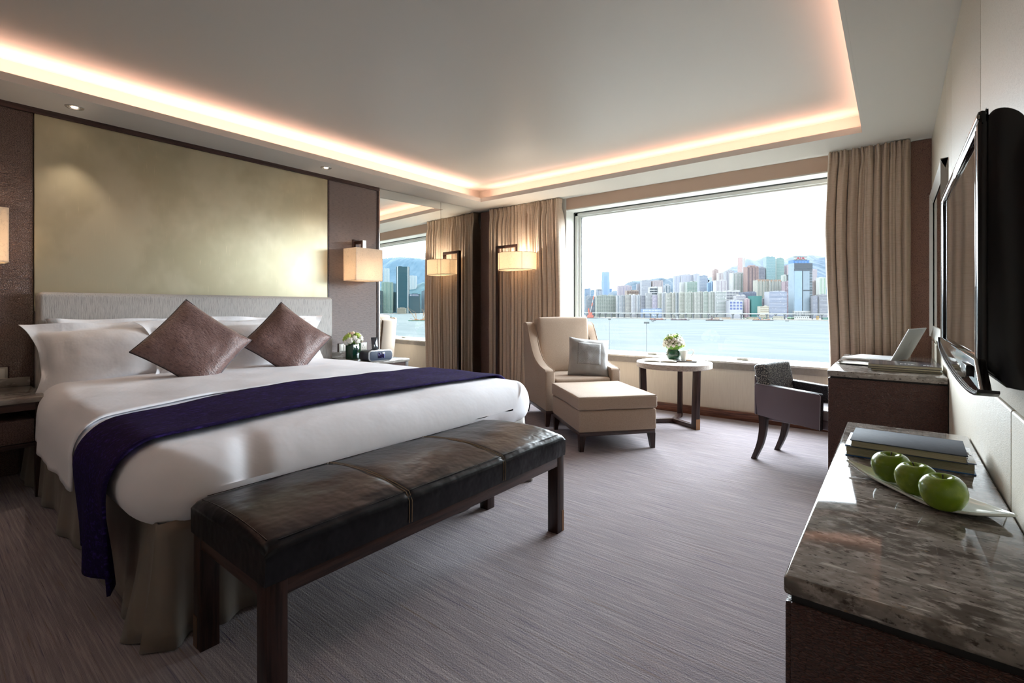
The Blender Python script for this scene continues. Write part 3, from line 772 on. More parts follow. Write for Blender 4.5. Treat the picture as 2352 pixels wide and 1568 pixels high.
# flowers ---------------------------------------------------------------
def bloom_mesh(name, r, petals=3):
    bm = bmn()
    bmesh.ops.create_icosphere(bm, subdivisions=3, radius=r)
    for v in bm.verts:
        d = v.co.normalized(); a = math.atan2(d.y, d.x)
        v.co *= 0.84+0.20*math.cos(5*a+7*d.z)*(1-0.5*d.z*d.z)+0.10*noise.noise(d*4)
        if d.z > 0.75: v.co.z -= r*0.35*(d.z-0.75)/0.25
    me = bpy.data.meshes.new(name); bm.to_mesh(me); bm.free()
    me.polygons.foreach_set('use_smooth', [True]*len(me.polygons)); return me
def bouquet(root, cz, R0, blooms, seed, squash=0.85, leaves=16):
    rnd = random.Random(seed)
    bm = bmn()
    for k in range(leaves*5):
        a = rnd.uniform(0, 6.28); el = rnd.uniform(-0.35, 1.3); d = Vector((math.cos(a)*math.cos(el), math.sin(a)*math.cos(el), math.sin(el)*squash))
        p = Vector((0, 0, cz))+d*R0*rnd.uniform(0.5, 0.9); L = R0*rnd.uniform(0.25, 0.42)
        side = d.cross(Vector((0, 0, 1))).normalized()*L*0.38; up = (d*0.6+Vector((0, 0, 0.35))+Vector((rnd.uniform(-.4, .4), rnd.uniform(-.4, .4), 0))).normalized()*L
        q = [bm.verts.new(p), bm.verts.new(p+up*0.5+side+d*0.004), bm.verts.new(p+up), bm.verts.new(p+up*0.5-side+d*0.004)]
        bm.faces.new((q[0], q[1], q[2])); bm.faces.new((q[0], q[2], q[3]))
    bmesh.ops.create_icosphere(bm, subdivisions=3, radius=R0*0.80, matrix=Matrix.Translation((0, 0, cz)) @ Matrix.Diagonal((1, 1, squash, 1)))
    obj('leaves', bm, m_leaf, root, kind='stuff')
    ms = {}
    n = len(blooms)
    for i, (m, br) in enumerate(blooms):
        z = 1-1.25*(i+0.5)/n; rr = math.sqrt(max(0, 1-z*z)); a = i*2.39996+seed
        p = Vector((rr*math.cos(a)*R0*0.9, rr*math.sin(a)*R0*0.9, cz+z*R0*0.9*squash))
        key = (m.name, br)
        if key not in ms:
            me = bloom_mesh('bloom', br); me.materials.append(m); ms[key] = me
        o = bpy.data.objects.new('bloom', ms[key]); COL.objects.link(o); o.parent = root; o.location = p
        o.rotation_euler = Vector((rr*math.cos(a), rr*math.sin(a), z)).to_track_quat('Z', 'Y').to_euler()
t = thing('flower_vase', 'square dark green vase of cream roses on the right nightstand', 'vase', (-4.40, 2.905, 0.596), 8)
bm = bmn(); abox(bm, (-0.055, -0.055, 0), (0.055, 0.055, 0.162), 0.006); obj('vase', bm, m_vasegreen, t)
bouquet(t, 0.19, 0.092, [((m_bloom_w, m_bloom_p, m_bloom_w, m_bloom_w, m_bloom_g, m_bloom_w, m_bloom_g)[k % 7], (0.034, 0.030, 0.037, 0.032)[k % 4]) for k in range(20)], 3)

# switches and sockets
def plate(name, y0, y1, z0, z1, gangs, label, cat, kind):
    t = thing(name, label, cat, (XL, (y0+y1)/2, (z0+z1)/2))
    hy, hz = (y1-y0)/2, (z1-z0)/2
    box('back_plate', (0, -hy, -hz), (0.008, hy, hz), m_trim, t, r=0.002)
    box('face_plate', (0.007, -hy+0.006, -hz+0.006), (0.013, hy-0.006, hz-0.006), m_switch, t, r=0.002)
    for k in range(gangs):
        a = -hy+0.016+(2*hy-0.032)*k/gangs; b = -hy+0.016+(2*hy-0.032)*(k+1)/gangs-0.004
        o = box('rocker' if kind == 'switch' else 'socket_face', (0.012, a, -hz+0.016), (0.016, b, hz-0.016), m_switch_in, t, r=0.001)
        if kind == 'socket':
            c = (a+b)/2
            bm = bmn(); 
            for yy, zz, w, h in ((c, 0.012, 0.004, 0.012), (c-0.014, -0.012, 0.008, 0.004), (c+0.014, -0.012, 0.008, 0.004)):
                abox(bm, (0.0155, yy-w/2, zz-h/2), (0.0168, yy+w/2, zz+h/2))
            obj('pin_hole', bm, m_plug, o)
plate('wall_switch', 0.30, 0.445, 0.625, 0.735, 2, 'pale switch plate on the brown wallcovering above the left nightstand', 'switch', 'switch')
plate('wall_socket', 2.885, 2.995, 0.650, 0.745, 2, 'pale socket plate behind the square green vase', 'socket', 'switch')
plate('wall_socket', 3.135, 3.245, 0.650, 0.745, 1, 'pale socket plate behind the docked phone', 'socket', 'socket')

# ================================================================== LAMPS
def point(parent, loc, power, col, rad=0.03):
    l = bpy.data.lights.new('bulb_light', 'POINT'); l.energy = power; l.color = col; l.shadow_soft_size = rad
    o = bpy.data.objects.new('bulb_light', l); COL.objects.link(o); o.parent = parent; o.location = loc
def sconce(yc, label):
    t = thing('wall_lamp', label, 'wall lamp', (XL, yc, 1.58), 0, 'bedside wall lamps')
    # four parchment sides, open top and bottom
    x0, x1, hy, z0, z1, w = 0.030, 0.262, 0.166, -0.168, 0.176, 0.003
    bm = bmn()
    abox(bm, (x0, -hy, z0), (x0+w, hy, z1)); abox(bm, (x1-w, -hy, z0), (x1, hy, z1))
    abox(bm, (x0+w, -hy, z0), (x1-w, -hy+w, z1)); abox(bm, (x0+w, hy-w, z0), (x1-w, hy, z1))
    obj('lamp_shade', bm, m_lampshade, t)
    bm = bmn()
    abox(bm, (x0+w, -hy+w, z0+0.004), (x1-w, hy-w, z0+0.006)); obj('diffuser', bm, m_lampshade, t)
    bm = bmn(); abox(bm, (0.010, -0.020, 0.10), (0.040, 0.020, 0.270)); abox(bm, (0.040, -0.020, 0.238), (0.165, 0.020, 0.270)); abox(bm, (0.135, -0.020, 0.0), (0.165, 0.020, 0.238))
    obj('bracket', bm, m_wenge_h, t)
    box('bracket_edge', (0.1655, -0.021, 0.05), (0.1685, 0.021, 0.271), m_metal_edge, t)
    box('wall_plate', (0.0, -0.04, 0.06), (0.012, 0.04, 0.29), m_trim, t, r=0.002)
    bm = bmn(); alathe(bm, [(0.0, -0.05), (0.022, -0.045), (0.03, -0.02), (0.026, 0.005), (0.014, 0.02), (0.0, 0.022)], 16, (0.15, 0, 0)); obj('bulb', bm, mat('frosted_bulb', '#fff0dc', 0.5, emit=((1, 0.72, 0.45), 7.0)), t)
    point(t, (0.15, 0.0, -0.085), 6.0, (1.0, 0.80, 0.63))
sconce(3.097, 'square parchment wall lamp beside the wall mirror')
sconce(0.255, 'square parchment wall lamp at the left edge above the left nightstand')

t = thing('floor_lamp', 'dark wood floor lamp with drum shade in front of the left curtain', 'floor lamp', (-4.195, 4.985, 0))
bm = bmn(); abox(bm, (-0.02, -0.02, 0.02), (0.02, 0.02, 1.955), 0.001); obj('pole', bm, m_wenge, t)
bm = bmn(); abox(bm, (0.02, -0.019, 1.917), (0.353, 0.019, 1.955), 0.001); abox(bm, (0.316, -0.019, 1.80), (0.353, 0.019, 1.917), 0.001); obj('arm', bm, m_wenge_h, t)
box('arm_edge', (0.3532, -0.0192, 1.80), (0.3560, 0.0192, 1.9555), m_metal_edge, t)
box('base', (-0.12, -0.10, 0.0), (0.46, 0.10, 0.022), m_wenge_h, t, r=0.003)
SHX, SHR = 0.340, 0.256
bm = bmn()
alathe(bm, [(SHR, 1.612), (SHR, 1.832), (SHR-0.003, 1.832), (SHR-0.003, 1.612), (SHR, 1.612)], 56, (SHX, 0, 0)); obj('lamp_shade', bm, m_lampshade, t)
bm = bmn(); alathe(bm, [(SHR-0.004, 1.618), (0.0, 1.618), (0.0, 1.616), (SHR-0.004, 1.616)], 40, (SHX, 0, 0)); obj('diffuser', bm, m_lampshade, t)
bm = bmn()
for a in (-160, -118, -40, 32, 85, 140):
    atube(bm, [(SHX+(SHR+0.001)*math.cos(R(a)), (SHR+0.001)*math.sin(R(a)), z) for z in (1.612, 1.832)], 0.0016, 5)
for z in (1.612, 1.832):
    atube(bm, [(SHX+SHR*math.cos(R(7.5*k)), SHR*math.sin(R(7.5*k)), z) for k in range(49)], 0.0024, 5, cap=False)
obj('shade_wire', bm, m_trim, t)
bm = bmn(); alathe(bm, [(0.0, 1.665), (0.022, 1.67), (0.03, 1.70), (0.026, 1.73), (0.014, 1.745), (0.012, 1.80), (0.0, 1.80)], 16, (SHX-0.06, -0.03, 0)); obj('bulb', bm, MATS['frosted_bulb'], t)
point(t, (SHX-0.06, -0.03, 1.655), 16.0, (1.0, 0.86, 0.70))
point(t, (SHX+0.08, -0.02, 1.73), 12.0, (1.0, 0.86, 0.70))

# ================================================================== CURTAINS
def curtain(name, label, edges, zb, seed, n, parent=None, amp=0.050, flip=1):
    """edges(z) -> x of the two sides; irregular folds, a pinched gathered heading at the top"""
    rnd = random.Random(seed)
    cuts = [0.0]
    while len(cuts) < n+1: cuts.append(cuts[-1]+rnd.uniform(0.55, 1.5))
    cuts = [c/cuts[-1] for c in cuts]
    am = [rnd.uniform(0.6, 1.25) for _ in range(n+1)]
    sk = [rnd.uniform(-0.25, 0.25) for _ in range(n+1)]
    NXC = n*26; NZC = 46
    zt = HC-0.006
    bm = bmn()
    def f(u, v):
        zz = zt-(zt-zb)*(v**1.25)
        d = zt-zz
        i = 0
        while i < n-1 and u > cuts[i+1]: i += 1
        t = (u-cuts[i])/(cuts[i+1]-cuts[i]); t = min(max(t, 0), 1)
        a = amp*am[i]
        ph = 2*math.pi*t
        body = min(1.0, d/0.30)
        dd = min(t, 1-t)
        gap = math.exp(-(dd/0.10)**2)
        y = a*(0.45+0.55*body)*(1.75*gap-0.75*math.sin(math.pi*t))
        # shallow creases inside a fold
        y += 0.009*math.cos(ph*2+i*1.7)*(0.4+0.6*math.exp(-d/0.9))
        # gathered heading: narrow pinch pleats
        pin = math.exp(-((d-0.10)/0.07)**2)
        y *= 1-0.45*pin
        y += 0.012*math.cos(u*n*2*math.pi*2.0)*math.exp(-(d/0.12)**2)
        x0, x1 = edges(zz)
        w = (x1-x0)/n
        x = x0+(x1-x0)*(u+0.006*math.sin(zz*1.3+u*9)*body*(u*(1-u)*4))
        x += -w*0.115*body*math.sin(ph)*(1 if 0.02 < u < 0.98 else 0.2)+w*sk[i]*pin*0.8
        y += 0.006*noise.noise(Vector((u*40, zz*2.2, seed)))
        return Vector((x, YW-0.104+y, zz))
    agrid(bm, f, NXC, NZC)
    o = obj(name, bm, m_curtain, None, ang=85, label=label, cat='curtain', group='window curtains')
    add_mod(o, 'SOLIDIFY', thickness=0.003)
    return o
curtain('curtain', 'gathered taupe curtain left of the window behind the floor lamp', lambda z: (-4.425, -3.272+0.045*math.exp(-((z-1.2)/1.0)**2)), 0.075, 11, 17)
curtain('curtain', 'gathered taupe curtain right of the window behind the desk', lambda z: (-0.460-0.030*math.exp(-((z-1.75)/0.55)**2)+0.012*max(0, 1.2-z), 0.100), 0.075, 23, 10)

# ================================================================== ARMCHAIR, OTTOMAN
t = thing('armchair', 'beige linen armchair with sloping arms beside the window', 'armchair', (-2.64, 4.30, 0), -38)
side = [(-0.375, 0.150), (0.375, 0.150), (0.378, 0.515), (0.360, 0.533)] + smooth_path([(0.30, 0.540), (0.18, 0.556), (0.04, 0.600), (-0.08, 0.680), (-0.17, 0.790), (-0.235, 0.890), (-0.285, 0.945), (-0.345, 0.965)], 4) + [(-0.425, 0.965), (-0.445, 0.945)]
for sy in (-1, 1):
    bm = bmn(); a, b = (0.288, 0.385) if sy > 0 else (-0.385, -0.288)
    aprism(bm, side, a, b, 'xz', 0.016, 3)
    arm = obj('arm', bm, m_linen, t, ang=50)
    bm = bmn()
    for yy in (a+0.006, b-0.006):
        atube(bm, [(x, yy, z+0.0005) for x, z in side[2:]], 0.0028, 5)
    obj('piping', bm, m_linen_pipe, arm)
bm = bmn(); abox(bm, (-0.07, -0.290, -0.40), (0.07, 0.290, 0.41), 0.03, 3, Matrix.Translation((-0.355, 0, 0.545)) @ Matrix.Rotation(R(-5.5), 4, 'Y')); obj('back_frame', bm, m_linen, t)
def puff(bm, sx, sy, sz, r, bulge, M, seed=0, n=14):
    """boxed cushion with soft crowned faces"""
    vs = abox(bm, (-sx, -sy, -sz), (sx, sy, sz), r, 3)
    es = list({e for v in vs for e in v.link_edges if e.calc_length() > r*2})
    b = bmesh.ops.subdivide_edges(bm, edges=es, cuts=n, use_grid_fill=True)
    vs = list(bm.verts)
    for v in vs:
        x, y, z = v.co; q = (1-(x/sx)**4)*(1-(y/sy)**4)*(1-(z/sz)**4 if False else 1)
        ax = abs(x/sx); ay = abs(y/sy); az = abs(z/sz)
        for k, (a, b1, c1, S_) in enumerate(((ax, ay, az, sx), (ay, ax, az, sy), (az, ax, ay, sz))):
            if a > 0.9:
                v.co[k] += math.copysign(bulge*(1-b1**2.5)*(1-c1**2.5)*(1 if k == 2 else 0.5), v.co[k])
        v.co += Vector((0, 0, 0.003*noise.noise(Vector((x*9+seed, y*9, z*9)))))
    bmesh.ops.transform(bm, matrix=M, verts=vs)
bm = bmn(); puff(bm, 0.285, 0.283, 0.085, 0.025, 0.016, Matrix.Translation((-0.245, 0, 0.725)) @ Matrix.Rotation(R(82), 4, 'Y') @ Matrix.Diagonal((1.02, 1, 1, 1)), 1)
o = obj('back_cushion', bm, m_linen, t, ang=60)
bm = bmn(); puff(bm, 0.300, 0.284, 0.060, 0.022, 0.010, Matrix.Translation((0.075, 0, 0.388)), 2); obj('seat_cushion', bm, m_linen, t, ang=60)
bm = bmn(); abox(bm, (-0.36, -0.30, 0.150), (0.365, 0.30, 0.326), 0.012, 2); obj('seat_base', bm, m_linen, t)
bm = bmn(); abox(bm, (-0.370, -0.378, 0.118), (0.372, 0.378, 0.152), 0.002); obj('plinth_rail', bm, m_wenge_h, t)
for sx, sy in ((-1, -1), (1, -1), (1, 1), (-1, 1)):
    bm = bmn(); taper_leg(bm, sx*0.345, sy*0.350, 0, 0.122, 0.027, 0.016, sx*0.010, sy*0.010); obj('leg', bm, m_wenge, t)
# throw pillow on the seat
o = obj('cushion', pillow_bm(0.40, 0.40, 0.15, 0.0, 12, 34, 34), m_throw, None, ang=80, label='silver grey cushion with woven diamond centre on the beige armchair', cat='cushion')
bm = bmn()
bmesh.ops.create_grid(bm, x_segments=16, y_segments=16, size=0.115)
for v in bm.verts:
    x, z = v.co.x-0.005, v.co.y+0.015
    u_, v_ = x/0.2, z/0.2
    th = 0.075*(max(0, 1-abs(u_)**3.2)**0.55)*(max(0, 1-abs(v_)**3.2)**0.55)
    n = noise.noise(Vector((x*7+37.2, z*7, 10.0))); n2 = noise.noise(Vector((x*18+12, z*18, 24)))
    v.co = Vector((x*(1-0.05*(1-v_*v_)*u_*u_), -(th+0.003)+n*0.012*min(1, th*20)+n2*0.004-0.0015, z*(1-0.08*(1-u_*u_)*v_*v_)))
o2 = obj('woven_panel', bm, m_throw_pat, o, ang=80); add_mod(o2, 'SOLIDIFY', thickness=0.002)
bm = bmn(); pts = []
for k in range(61):
    s = k/15; q = min(int(s), 3); f = -1+2*(s-q); u, v = ((f, -1), (1, f), (-f, 1), (-1, -f))[q]
    pts.append((u*0.2*(1-0.05*(1-v*v)*u*u), 0, v*0.2*(1-0.08*(1-u*u)*v*v)))
atube(bm, pts, 0.0035, 6, cap=False); obj('piping', bm, m_throw, o)
place_soft(o, (-2.415, 4.290, 0.628), -52, 24, 5)

t = thing('ottoman', 'square beige linen ottoman with dark legs in front of the armchair', 'ottoman', (-1.995, 3.755, 0), -40.5)
bm = bmn(); puff(bm, 0.385, 0.332, 0.052, 0.016, 0.008, Matrix.Translation((0, 0, 0.375)), 5, 12); obj('top_cushion', bm, m_linen, t, ang=50)
bm = bmn()
for zz in (0.424,):
    atube(bm, [(sx*0.378, sy*0.325, zz) for sx, sy in ((-1, -1), (1, -1), (1, 1), (-1, 1), (-1, -1))], 0.003, 5, cap=False)
obj('piping', bm, m_linen_pipe, t)
bm = bmn(); abox(bm, (-0.378, -0.326, 0.150), (0.378, 0.326, 0.319), 0.016, 3); obj('body', bm, m_linen, t)
bm = bmn(); abox(bm, (-0.370, -0.318, 0.120), (0.370, 0.318, 0.152), 0.002); obj('plinth_rail', bm, m_wenge_h, t)
for sx, sy in ((-1, -1), (1, -1), (1, 1), (-1, 1)):
    bm = bmn(); taper_leg(bm, sx*0.345, sy*0.293, 0, 0.122, 0.026, 0.016, sx*0.008, sy*0.008); obj('leg', bm, m_wenge, t)

# ================================================================== SIDE TABLE
TX, TY, TZ, TRR = -1.700, 4.705, 0.596, 0.353
t = thing('side_table', 'round grey oak side table on three dark splayed legs', 'table', (TX, TY, 0))
bm = bmn(); alathe(bm, [(0, TZ-0.052), (TRR-0.006, TZ-0.052), (TRR, TZ-0.047), (TRR, TZ-0.004), (TRR-0.004, TZ), (0, TZ)], 72); obj('table_top', bm, m_oak_grey, t)
for a in (-30, 98, 221):
    M = Matrix.Rotation(R(a), 4, 'Z')
    bm = bmn()
    aprism(bm, [(0.262, 0.0), (0.325, 0.0), (0.342, TZ-0.052), (0.282, TZ-0.052)], -0.022, 0.022, 'xz', 0.002)
    bmesh.ops.transform(bm, matrix=M, verts=bm.verts)
    leg = obj('leg', bm, m_wenge, t)
    bm = bmn()
    aprism(bm, [(0.3262, 0.001), (0.3275, 0.001), (0.3310, 0.10), (0.3297, 0.10)], -0.0228, 0.0228, 'xz')
    abox(bm, (0.262, -0.0232, 0.001), (0.327, 0.0232, 0.006)); bmesh.ops.transform(bm, matrix=M, verts=bm.verts)
    obj('foot_cap', bm, m_copper, leg)
    bm = bmn(); abox(bm, (0.0, -0.020, 0.004), (0.27, 0.020, 0.042), 0.002); bmesh.ops.transform(bm, matrix=M, verts=bm.verts); obj('stretcher', bm, m_wenge_h, t)

t = thing('flower_bowl', 'round green glass bowl of small white flowers on the side table', 'vase', (-1.742, 4.818, TZ))
bm = bmn(); alathe(bm, [(0, 0.0), (0.040, 0.001), (0.062, 0.022), (0.073, 0.058), (0.070, 0.092), (0.060, 0.118), (0.057, 0.124), (0.052, 0.118), (0.0, 0.110)], 36); obj('bowl', bm, m_vaseleaf, t)
bl = []
for k in range(62): bl.append(((m_bloom_w, m_bloom_w, m_bloom_w, m_bloom_g, m_bloom_w)[k % 5], (0.018, 0.021, 0.016, 0.019)[k % 4]))
bouquet(t, 0.165, 0.103, bl, 5, 0.95, 18)

t = thing('tea_tray', 'slim grey tray under the white cup on the side table', 'tray', (-1.610, 4.765, TZ), 19)
bm = bmn(); abox(bm, (-0.105, -0.055, 0.0), (0.105, 0.055, 0.010), 0.003); obj('tray_base', bm, m_tray, t)
bm = bmn()
for a, b in (((-0.107, -0.058, 0.004), (0.107, -0.053, 0.016)), ((-0.107, 0.053, 0.004), (0.107, 0.058, 0.016)), ((-0.107, -0.058, 0.004), (-0.102, 0.058, 0.016)), ((0.102, -0.058, 0.004), (0.107, 0.058, 0.016))): abox(bm, a, b, 0.001)
obj('tray_rim', bm, m_tray, t)
t = thing('cup', 'white porcelain cup with a large looped handle on the side table', 'cup', (-1.632, 4.790, TZ+0.0105), 25)
bm = bmn(); alathe(bm, [(0, 0.0), (0.022, 0.0), (0.024, 0.004), (0.030, 0.04), (0.037, 0.086), (0.039, 0.094), (0.036, 0.093), (0.029, 0.045), (0.021, 0.008), (0, 0.006)], 32); obj('cup_body', bm, m_china, t)
bm = bmn(); atube(bm, [(x, 0, z) for x, z in smooth_path([(0.034, 0.090), (0.060, 0.106), (0.086, 0.100), (0.090, 0.078), (0.074, 0.048), (0.052, 0.026), (0.038, 0.010)], 5)], 0.0045, 8); obj('handle', bm, m_china, t)
bm = bmn(); abox(bm, (-0.028, -0.014, 0), (0.028, 0.014, 0.014), 0.005, 2)
o = obj('biscuit', bm, m_biscuit, None, label='small golden biscuit on the grey tray beside the cup', cat='biscuit'); o.location = (-1.567, 4.748, TZ+0.0105); o.rotation_euler = (0, 0, R(24))

t = thing('notebook', 'open white notebook lying at the left of the side table', 'notebook', (-1.815, 4.66, TZ), 18)
bm = bmn(); abox(bm, (-0.155, -0.10, 0.0), (0.155, 0.10, 0.003), 0.001); obj('cover', bm, m_magblk, t)
def page(u, v):
    return Vector((-0.150+0.300*u, -0.095+0.19*v, 0.006+0.012*abs(math.sin(math.pi*(u*2 % 1.0001)))**0.7))
bm = bmn()
for x0, x1 in ((-0.15, -0.002), (0.002, 0.15)):
    def pg(u, v, x0=x0, x1=x1): return Vector((x0+(x1-x0)*u, -0.095+0.19*v, 0.004+0.012*math.sin(math.pi*min(1, 0.08+0.9*(u if x0 < 0 else 1-u)))**0.6))
    agrid(bm, pg, 14, 3)
    agrid(bm, lambda u, v, x0=x0, x1=x1: Vector((x0+(x1-x0)*u, -0.095, 0.003+v*(0.001+0.012*math.sin(math.pi*min(1, 0.08+0.9*(u if x0 < 0 else 1-u)))**0.6))), 14, 2)
o = obj('pages', bm, m_paper, t, ang=60)

# ================================================================== DESK and what stands on it
DX0, DX1, DYA, DYB, DZ = -0.330, XR-0.004, 3.585, 4.950, 0.735
t = thing('desk', 'desk with brown marble top and embossed brown end panel against the right wall', 'desk', ((DX0+DX1)/2, (DYA+DYB)/2, 0))
ox, oy = (DX0+DX1)/2, (DYA+DYB)/2
bx = lambda name, lo_, hi_, m, r=0.0, **k: box(name, (lo_[0]-ox, lo_[1]-oy, lo_[2]), (hi_[0]-ox, hi_[1]-oy, hi_[2]), m, t, r=r, **k)
bx('marble_top', (DX0, DYA, DZ-0.036), (DX1, DYB, DZ), m_marble, 0.004)
bx('shadow_gap', (DX0+0.014, DYA+0.014, DZ-0.048), (DX1, DYB-0.01, DZ-0.036), m_dark_gap)
bx('end_panel', (DX0+0.004, DYA+0.004, 0), (DX1, DYA+0.044, DZ-0.047), m_sidepanel, 0.002)
bx('end_panel', (DX0+0.004, DYB-0.05, 0), (DX1, DYB-0.01, DZ-0.047), m_sidepanel, 0.002)
bx('apron', (DX0+0.02, DYA+0.044, DZ-0.135), (DX0+0.04, DYB-0.05, DZ-0.047), m_wenge_h)
bx('back_panel', (DX1-0.02, DYA+0.044, 0.2), (DX1, DYB-0.05, DZ-0.047), m_sidepanel)

# laptop
t = thing('laptop', 'open silver laptop seen from behind on the desk', 'laptop', (-0.022, 4.315, DZ+0.006), -16)
LW, LD = 0.375, 0.305
bm = bmn(); abox(bm, (-LD, 0, 0), (0, LW, 0.014), 0.005); obj('base', bm, m_alulap, t)
box('keyboard', (-LD*0.52, 0.03, 0.0135), (-0.03, LW-0.03, 0.0155), m_key, t)
box('trackpad', (-LD+0.03, LW*0.36, 0.0135), (-LD*0.60, LW*0.64, 0.0148), m_whitep, t)
Ml = Matrix.Translation((-0.004, 0, 0.010)) @ Matrix.Rotation(R(24.5), 4, 'Y')
bm = bmn(); abox(bm, (0.0, 0, 0), (0.0085, LW, 0.252), 0.006, 3, Ml); lid = obj('lid', bm, m_alulap, t)
bm = bmn(); abox(bm, (-0.0006, 0.012, 0.014), (0.0004, LW-0.012, 0.242), 0, 1, Ml); obj('screen', bm, m_tvscreen, lid)
# pale rounded emblem in the middle of the lid
bm = bmn()
ap = []
for k in range(40):
    a = 2*math.pi*k/40; r = 0.018*(1-0.10*math.cos(2*a)-0.12*max(0, math.sin(a))**6-0.06*max(0, -math.sin(a))**6)
    if abs(math.atan2(math.sin(a-0.35), math.cos(a-0.35))) < 0.42: r *= 0.74
    ap.append((LW/2+r*math.cos(a), 0.128+r*math.sin(a)))
aprism(bm, ap, 0.0082, 0.0092, 'yz')
lf = [(LW/2+0.001+0.004*math.cos(a*0.5236)-0.002, 0.151+0.007*math.sin(a*0.5236)) for a in range(12)]
aprism(bm, lf, 0.0082, 0.0092, 'yz')
bmesh.ops.transform(bm, matrix=Ml, verts=bm.verts); obj('emblem', bm, m_whitep, lid, label='pale fruit-shaped emblem on the lid')

# booklet and cable at the near end of the laptop
t = thing('booklet', 'thin booklet with curled pages beneath the laptop near the desk edge', 'booklet', (-0.215, 4.10, DZ), -10)
bm = bmn()
agrid(bm, lambda u, v: Vector((-0.085+0.19*u, -0.10+0.20*v, 0.002+0.006*math.sin(u*3.1)**2)), 12, 4)
o = obj('page', bm, m_paper, t, ang=60); add_mod(o, 'SOLIDIFY', thickness=0.002)
bm = bmn()
atube(bm, [(x, y, z) for x, y, z in smooth_path([(-0.09, 0.06, 0.010), (-0.085, -0.06, 0.008), (-0.02, -0.10, 0.006), (0.08, -0.105, 0.006), (0.17, -0.11, 0.005)], 6)], 0.004, 6); obj('spine', bm, m_magblk, t)

MG = 'magazines stacked on the desk'
zz = DZ
for k, (x0, x1, y0, y1, h, mt, rz, lab) in enumerate(((-0.118, 0.215, 3.745, 4.035, 0.013, m_magblk, 1.5, 'thick black-edged magazine at the bottom of the stack on the desk'),
        (-0.128, 0.212, 3.735, 4.035, 0.012, m_magblk, -1.5, 'middle magazine of the stack on the desk'),
        (-0.130, 0.214, 3.735, 4.040, 0.016, m_magcov, 0.0, 'dark-covered magazine with white print on top of the stack on the desk'))):
    t = thing('magazine', lab, 'magazine', ((x0+x1)/2, (y0+y1)/2, zz), rz, MG)
    wx, wy = (x1-x0)/2, (y1-y0)/2
    bm = bmn(); abox(bm, (-wx, -wy, 0), (wx, wy, 0.0015)); abox(bm, (-wx, -wy, h-0.0015), (wx, wy, h)); abox(bm, (-wx, wy-0.002, 0), (wx, wy, h)); obj('cover', bm, mt, t)
    box('pages', (-wx+0.001, -wy+0.002, 0.0015), (wx-0.001, wy-0.002, h-0.0015), m_pages, t)
    if k == 2: magtop = t; magz = h
    zz += h+0.0004
def text(name, s, size, m, parent, loc, rot, extr=0.0004):
    c = bpy.data.curves.new(name, 'FONT'); c.body = s; c.size = size; c.extrude = extr; c.align_x = 'CENTER'; c.align_y = 'CENTER'
    o = bpy.data.objects.new(name, c); COL.objects.link(o)
    dg = bpy.context.evaluated_depsgraph_get(); me = bpy.data.meshes.new_from_object(o.evaluated_get(dg)); bpy.data.objects.remove(o)
    me.materials.append(m)
    o = bpy.data.objects.new(name, me); COL.objects.link(o); o.parent = parent; o.location = loc; o.rotation_euler = rot
    return o
text('print', 'STEP', 0.034, m_ink, magtop, (0.018, -0.05, magz+0.0004), (0, 0, 0))
text('print', 'BBC', 0.026, m_ink, magtop, (0.115, -0.085, magz+0.0004), (0, 0, 0))

# ================================================================== DESK CHAIR
t = thing('desk_chair', 'low armchair with curl-patterned back and mauve leather sides tucked under the desk', 'chair', (-0.520, 4.065, 0), -14.5)
# back: leaning padded slab, patterned inside
bm = bmn(); puff(bm, 0.045, 0.205, 0.195, 0.022, 0.010, Matrix.Translation((-0.185, 0, 0.515)) @ Matrix.Rotation(R(-11), 4, 'Y'), 7, 8); obj('backrest', bm, m_curl, t, ang=60)
sidep = [(-0.225, 0.335), (-0.1, 0.322), (0.19, 0.302), (0.196, 0.535), (0.186, 0.546), (0.05, 0.553), (-0.15, 0.566), (-0.235, 0.572), (-0.246, 0.55)]
for sy in (-1, 1):
    a, b = (0.162, 0.222) if sy > 0 else (-0.222, -0.162)
    bm = bmn(); aprism(bm, sidep, a, b, 'xz', 0.012, 3); arm = obj('arm', bm, m_curl_dark, t, ang=50)
    o0, o1 = (0.2195, 0.2265) if sy > 0 else (-0.2265, -0.2195)
    bm = bmn(); aprism(bm, [(x*0.985, 0.435+(z-0.435)*0.95) for x, z in sidep], o0, o1, 'xz', 0.002); obj('outer_panel', bm, m_chairleather, arm)
    bm = bmn(); yy = 0.223 if sy > 0 else -0.223
    atube(bm, [(x*0.992, yy, 0.435+(z-0.435)*0.975) for x, z in sidep[2:]], 0.003, 5); obj('piping', bm, m_chairseat, arm)
bm = bmn(); abox(bm, (-0.262, -0.19, 0.33), (-0.246, 0.19, 0.62), 0.006, 2, Matrix.Rotation(R(0), 4, 'Y')); obj('back_panel', bm, m_chairleather, t)
bm = bmn(); puff(bm, 0.225, 0.160, 0.035, 0.014, 0.010, Matrix.Translation((0.055, 0, 0.395)), 8, 8); obj('seat', bm, m_chairseat, t, ang=60)
bm = bmn(); abox(bm, (-0.21, -0.165, 0.30), (0.275, 0.165, 0.362), 0.008, 2); obj('seat_frame', bm, m_chairleather, t)
for sy in (-1, 1):
    bm = bmn()
    pr = [(-0.165, 0.36), (-0.172, 0.24), (-0.198, 0.12), (-0.250, 0.0)]
    fr = [(-0.228, 0.36), (-0.222, 0.24), (-0.240, 0.12), (-0.282, 0.0)]
    aprism(bm, smooth_path(fr, 4)+smooth_path(pr, 4)[::-1], sy*0.185-0.019, sy*0.185+0.019, 'xz', 0.002); obj('leg', bm, m_wenge, t)
    bm = bmn(); taper_leg(bm, 0.235, sy*0.14, 0, 0.31, 0.019, 0.013, 0.004, 0); obj('leg', bm, m_wenge, t)

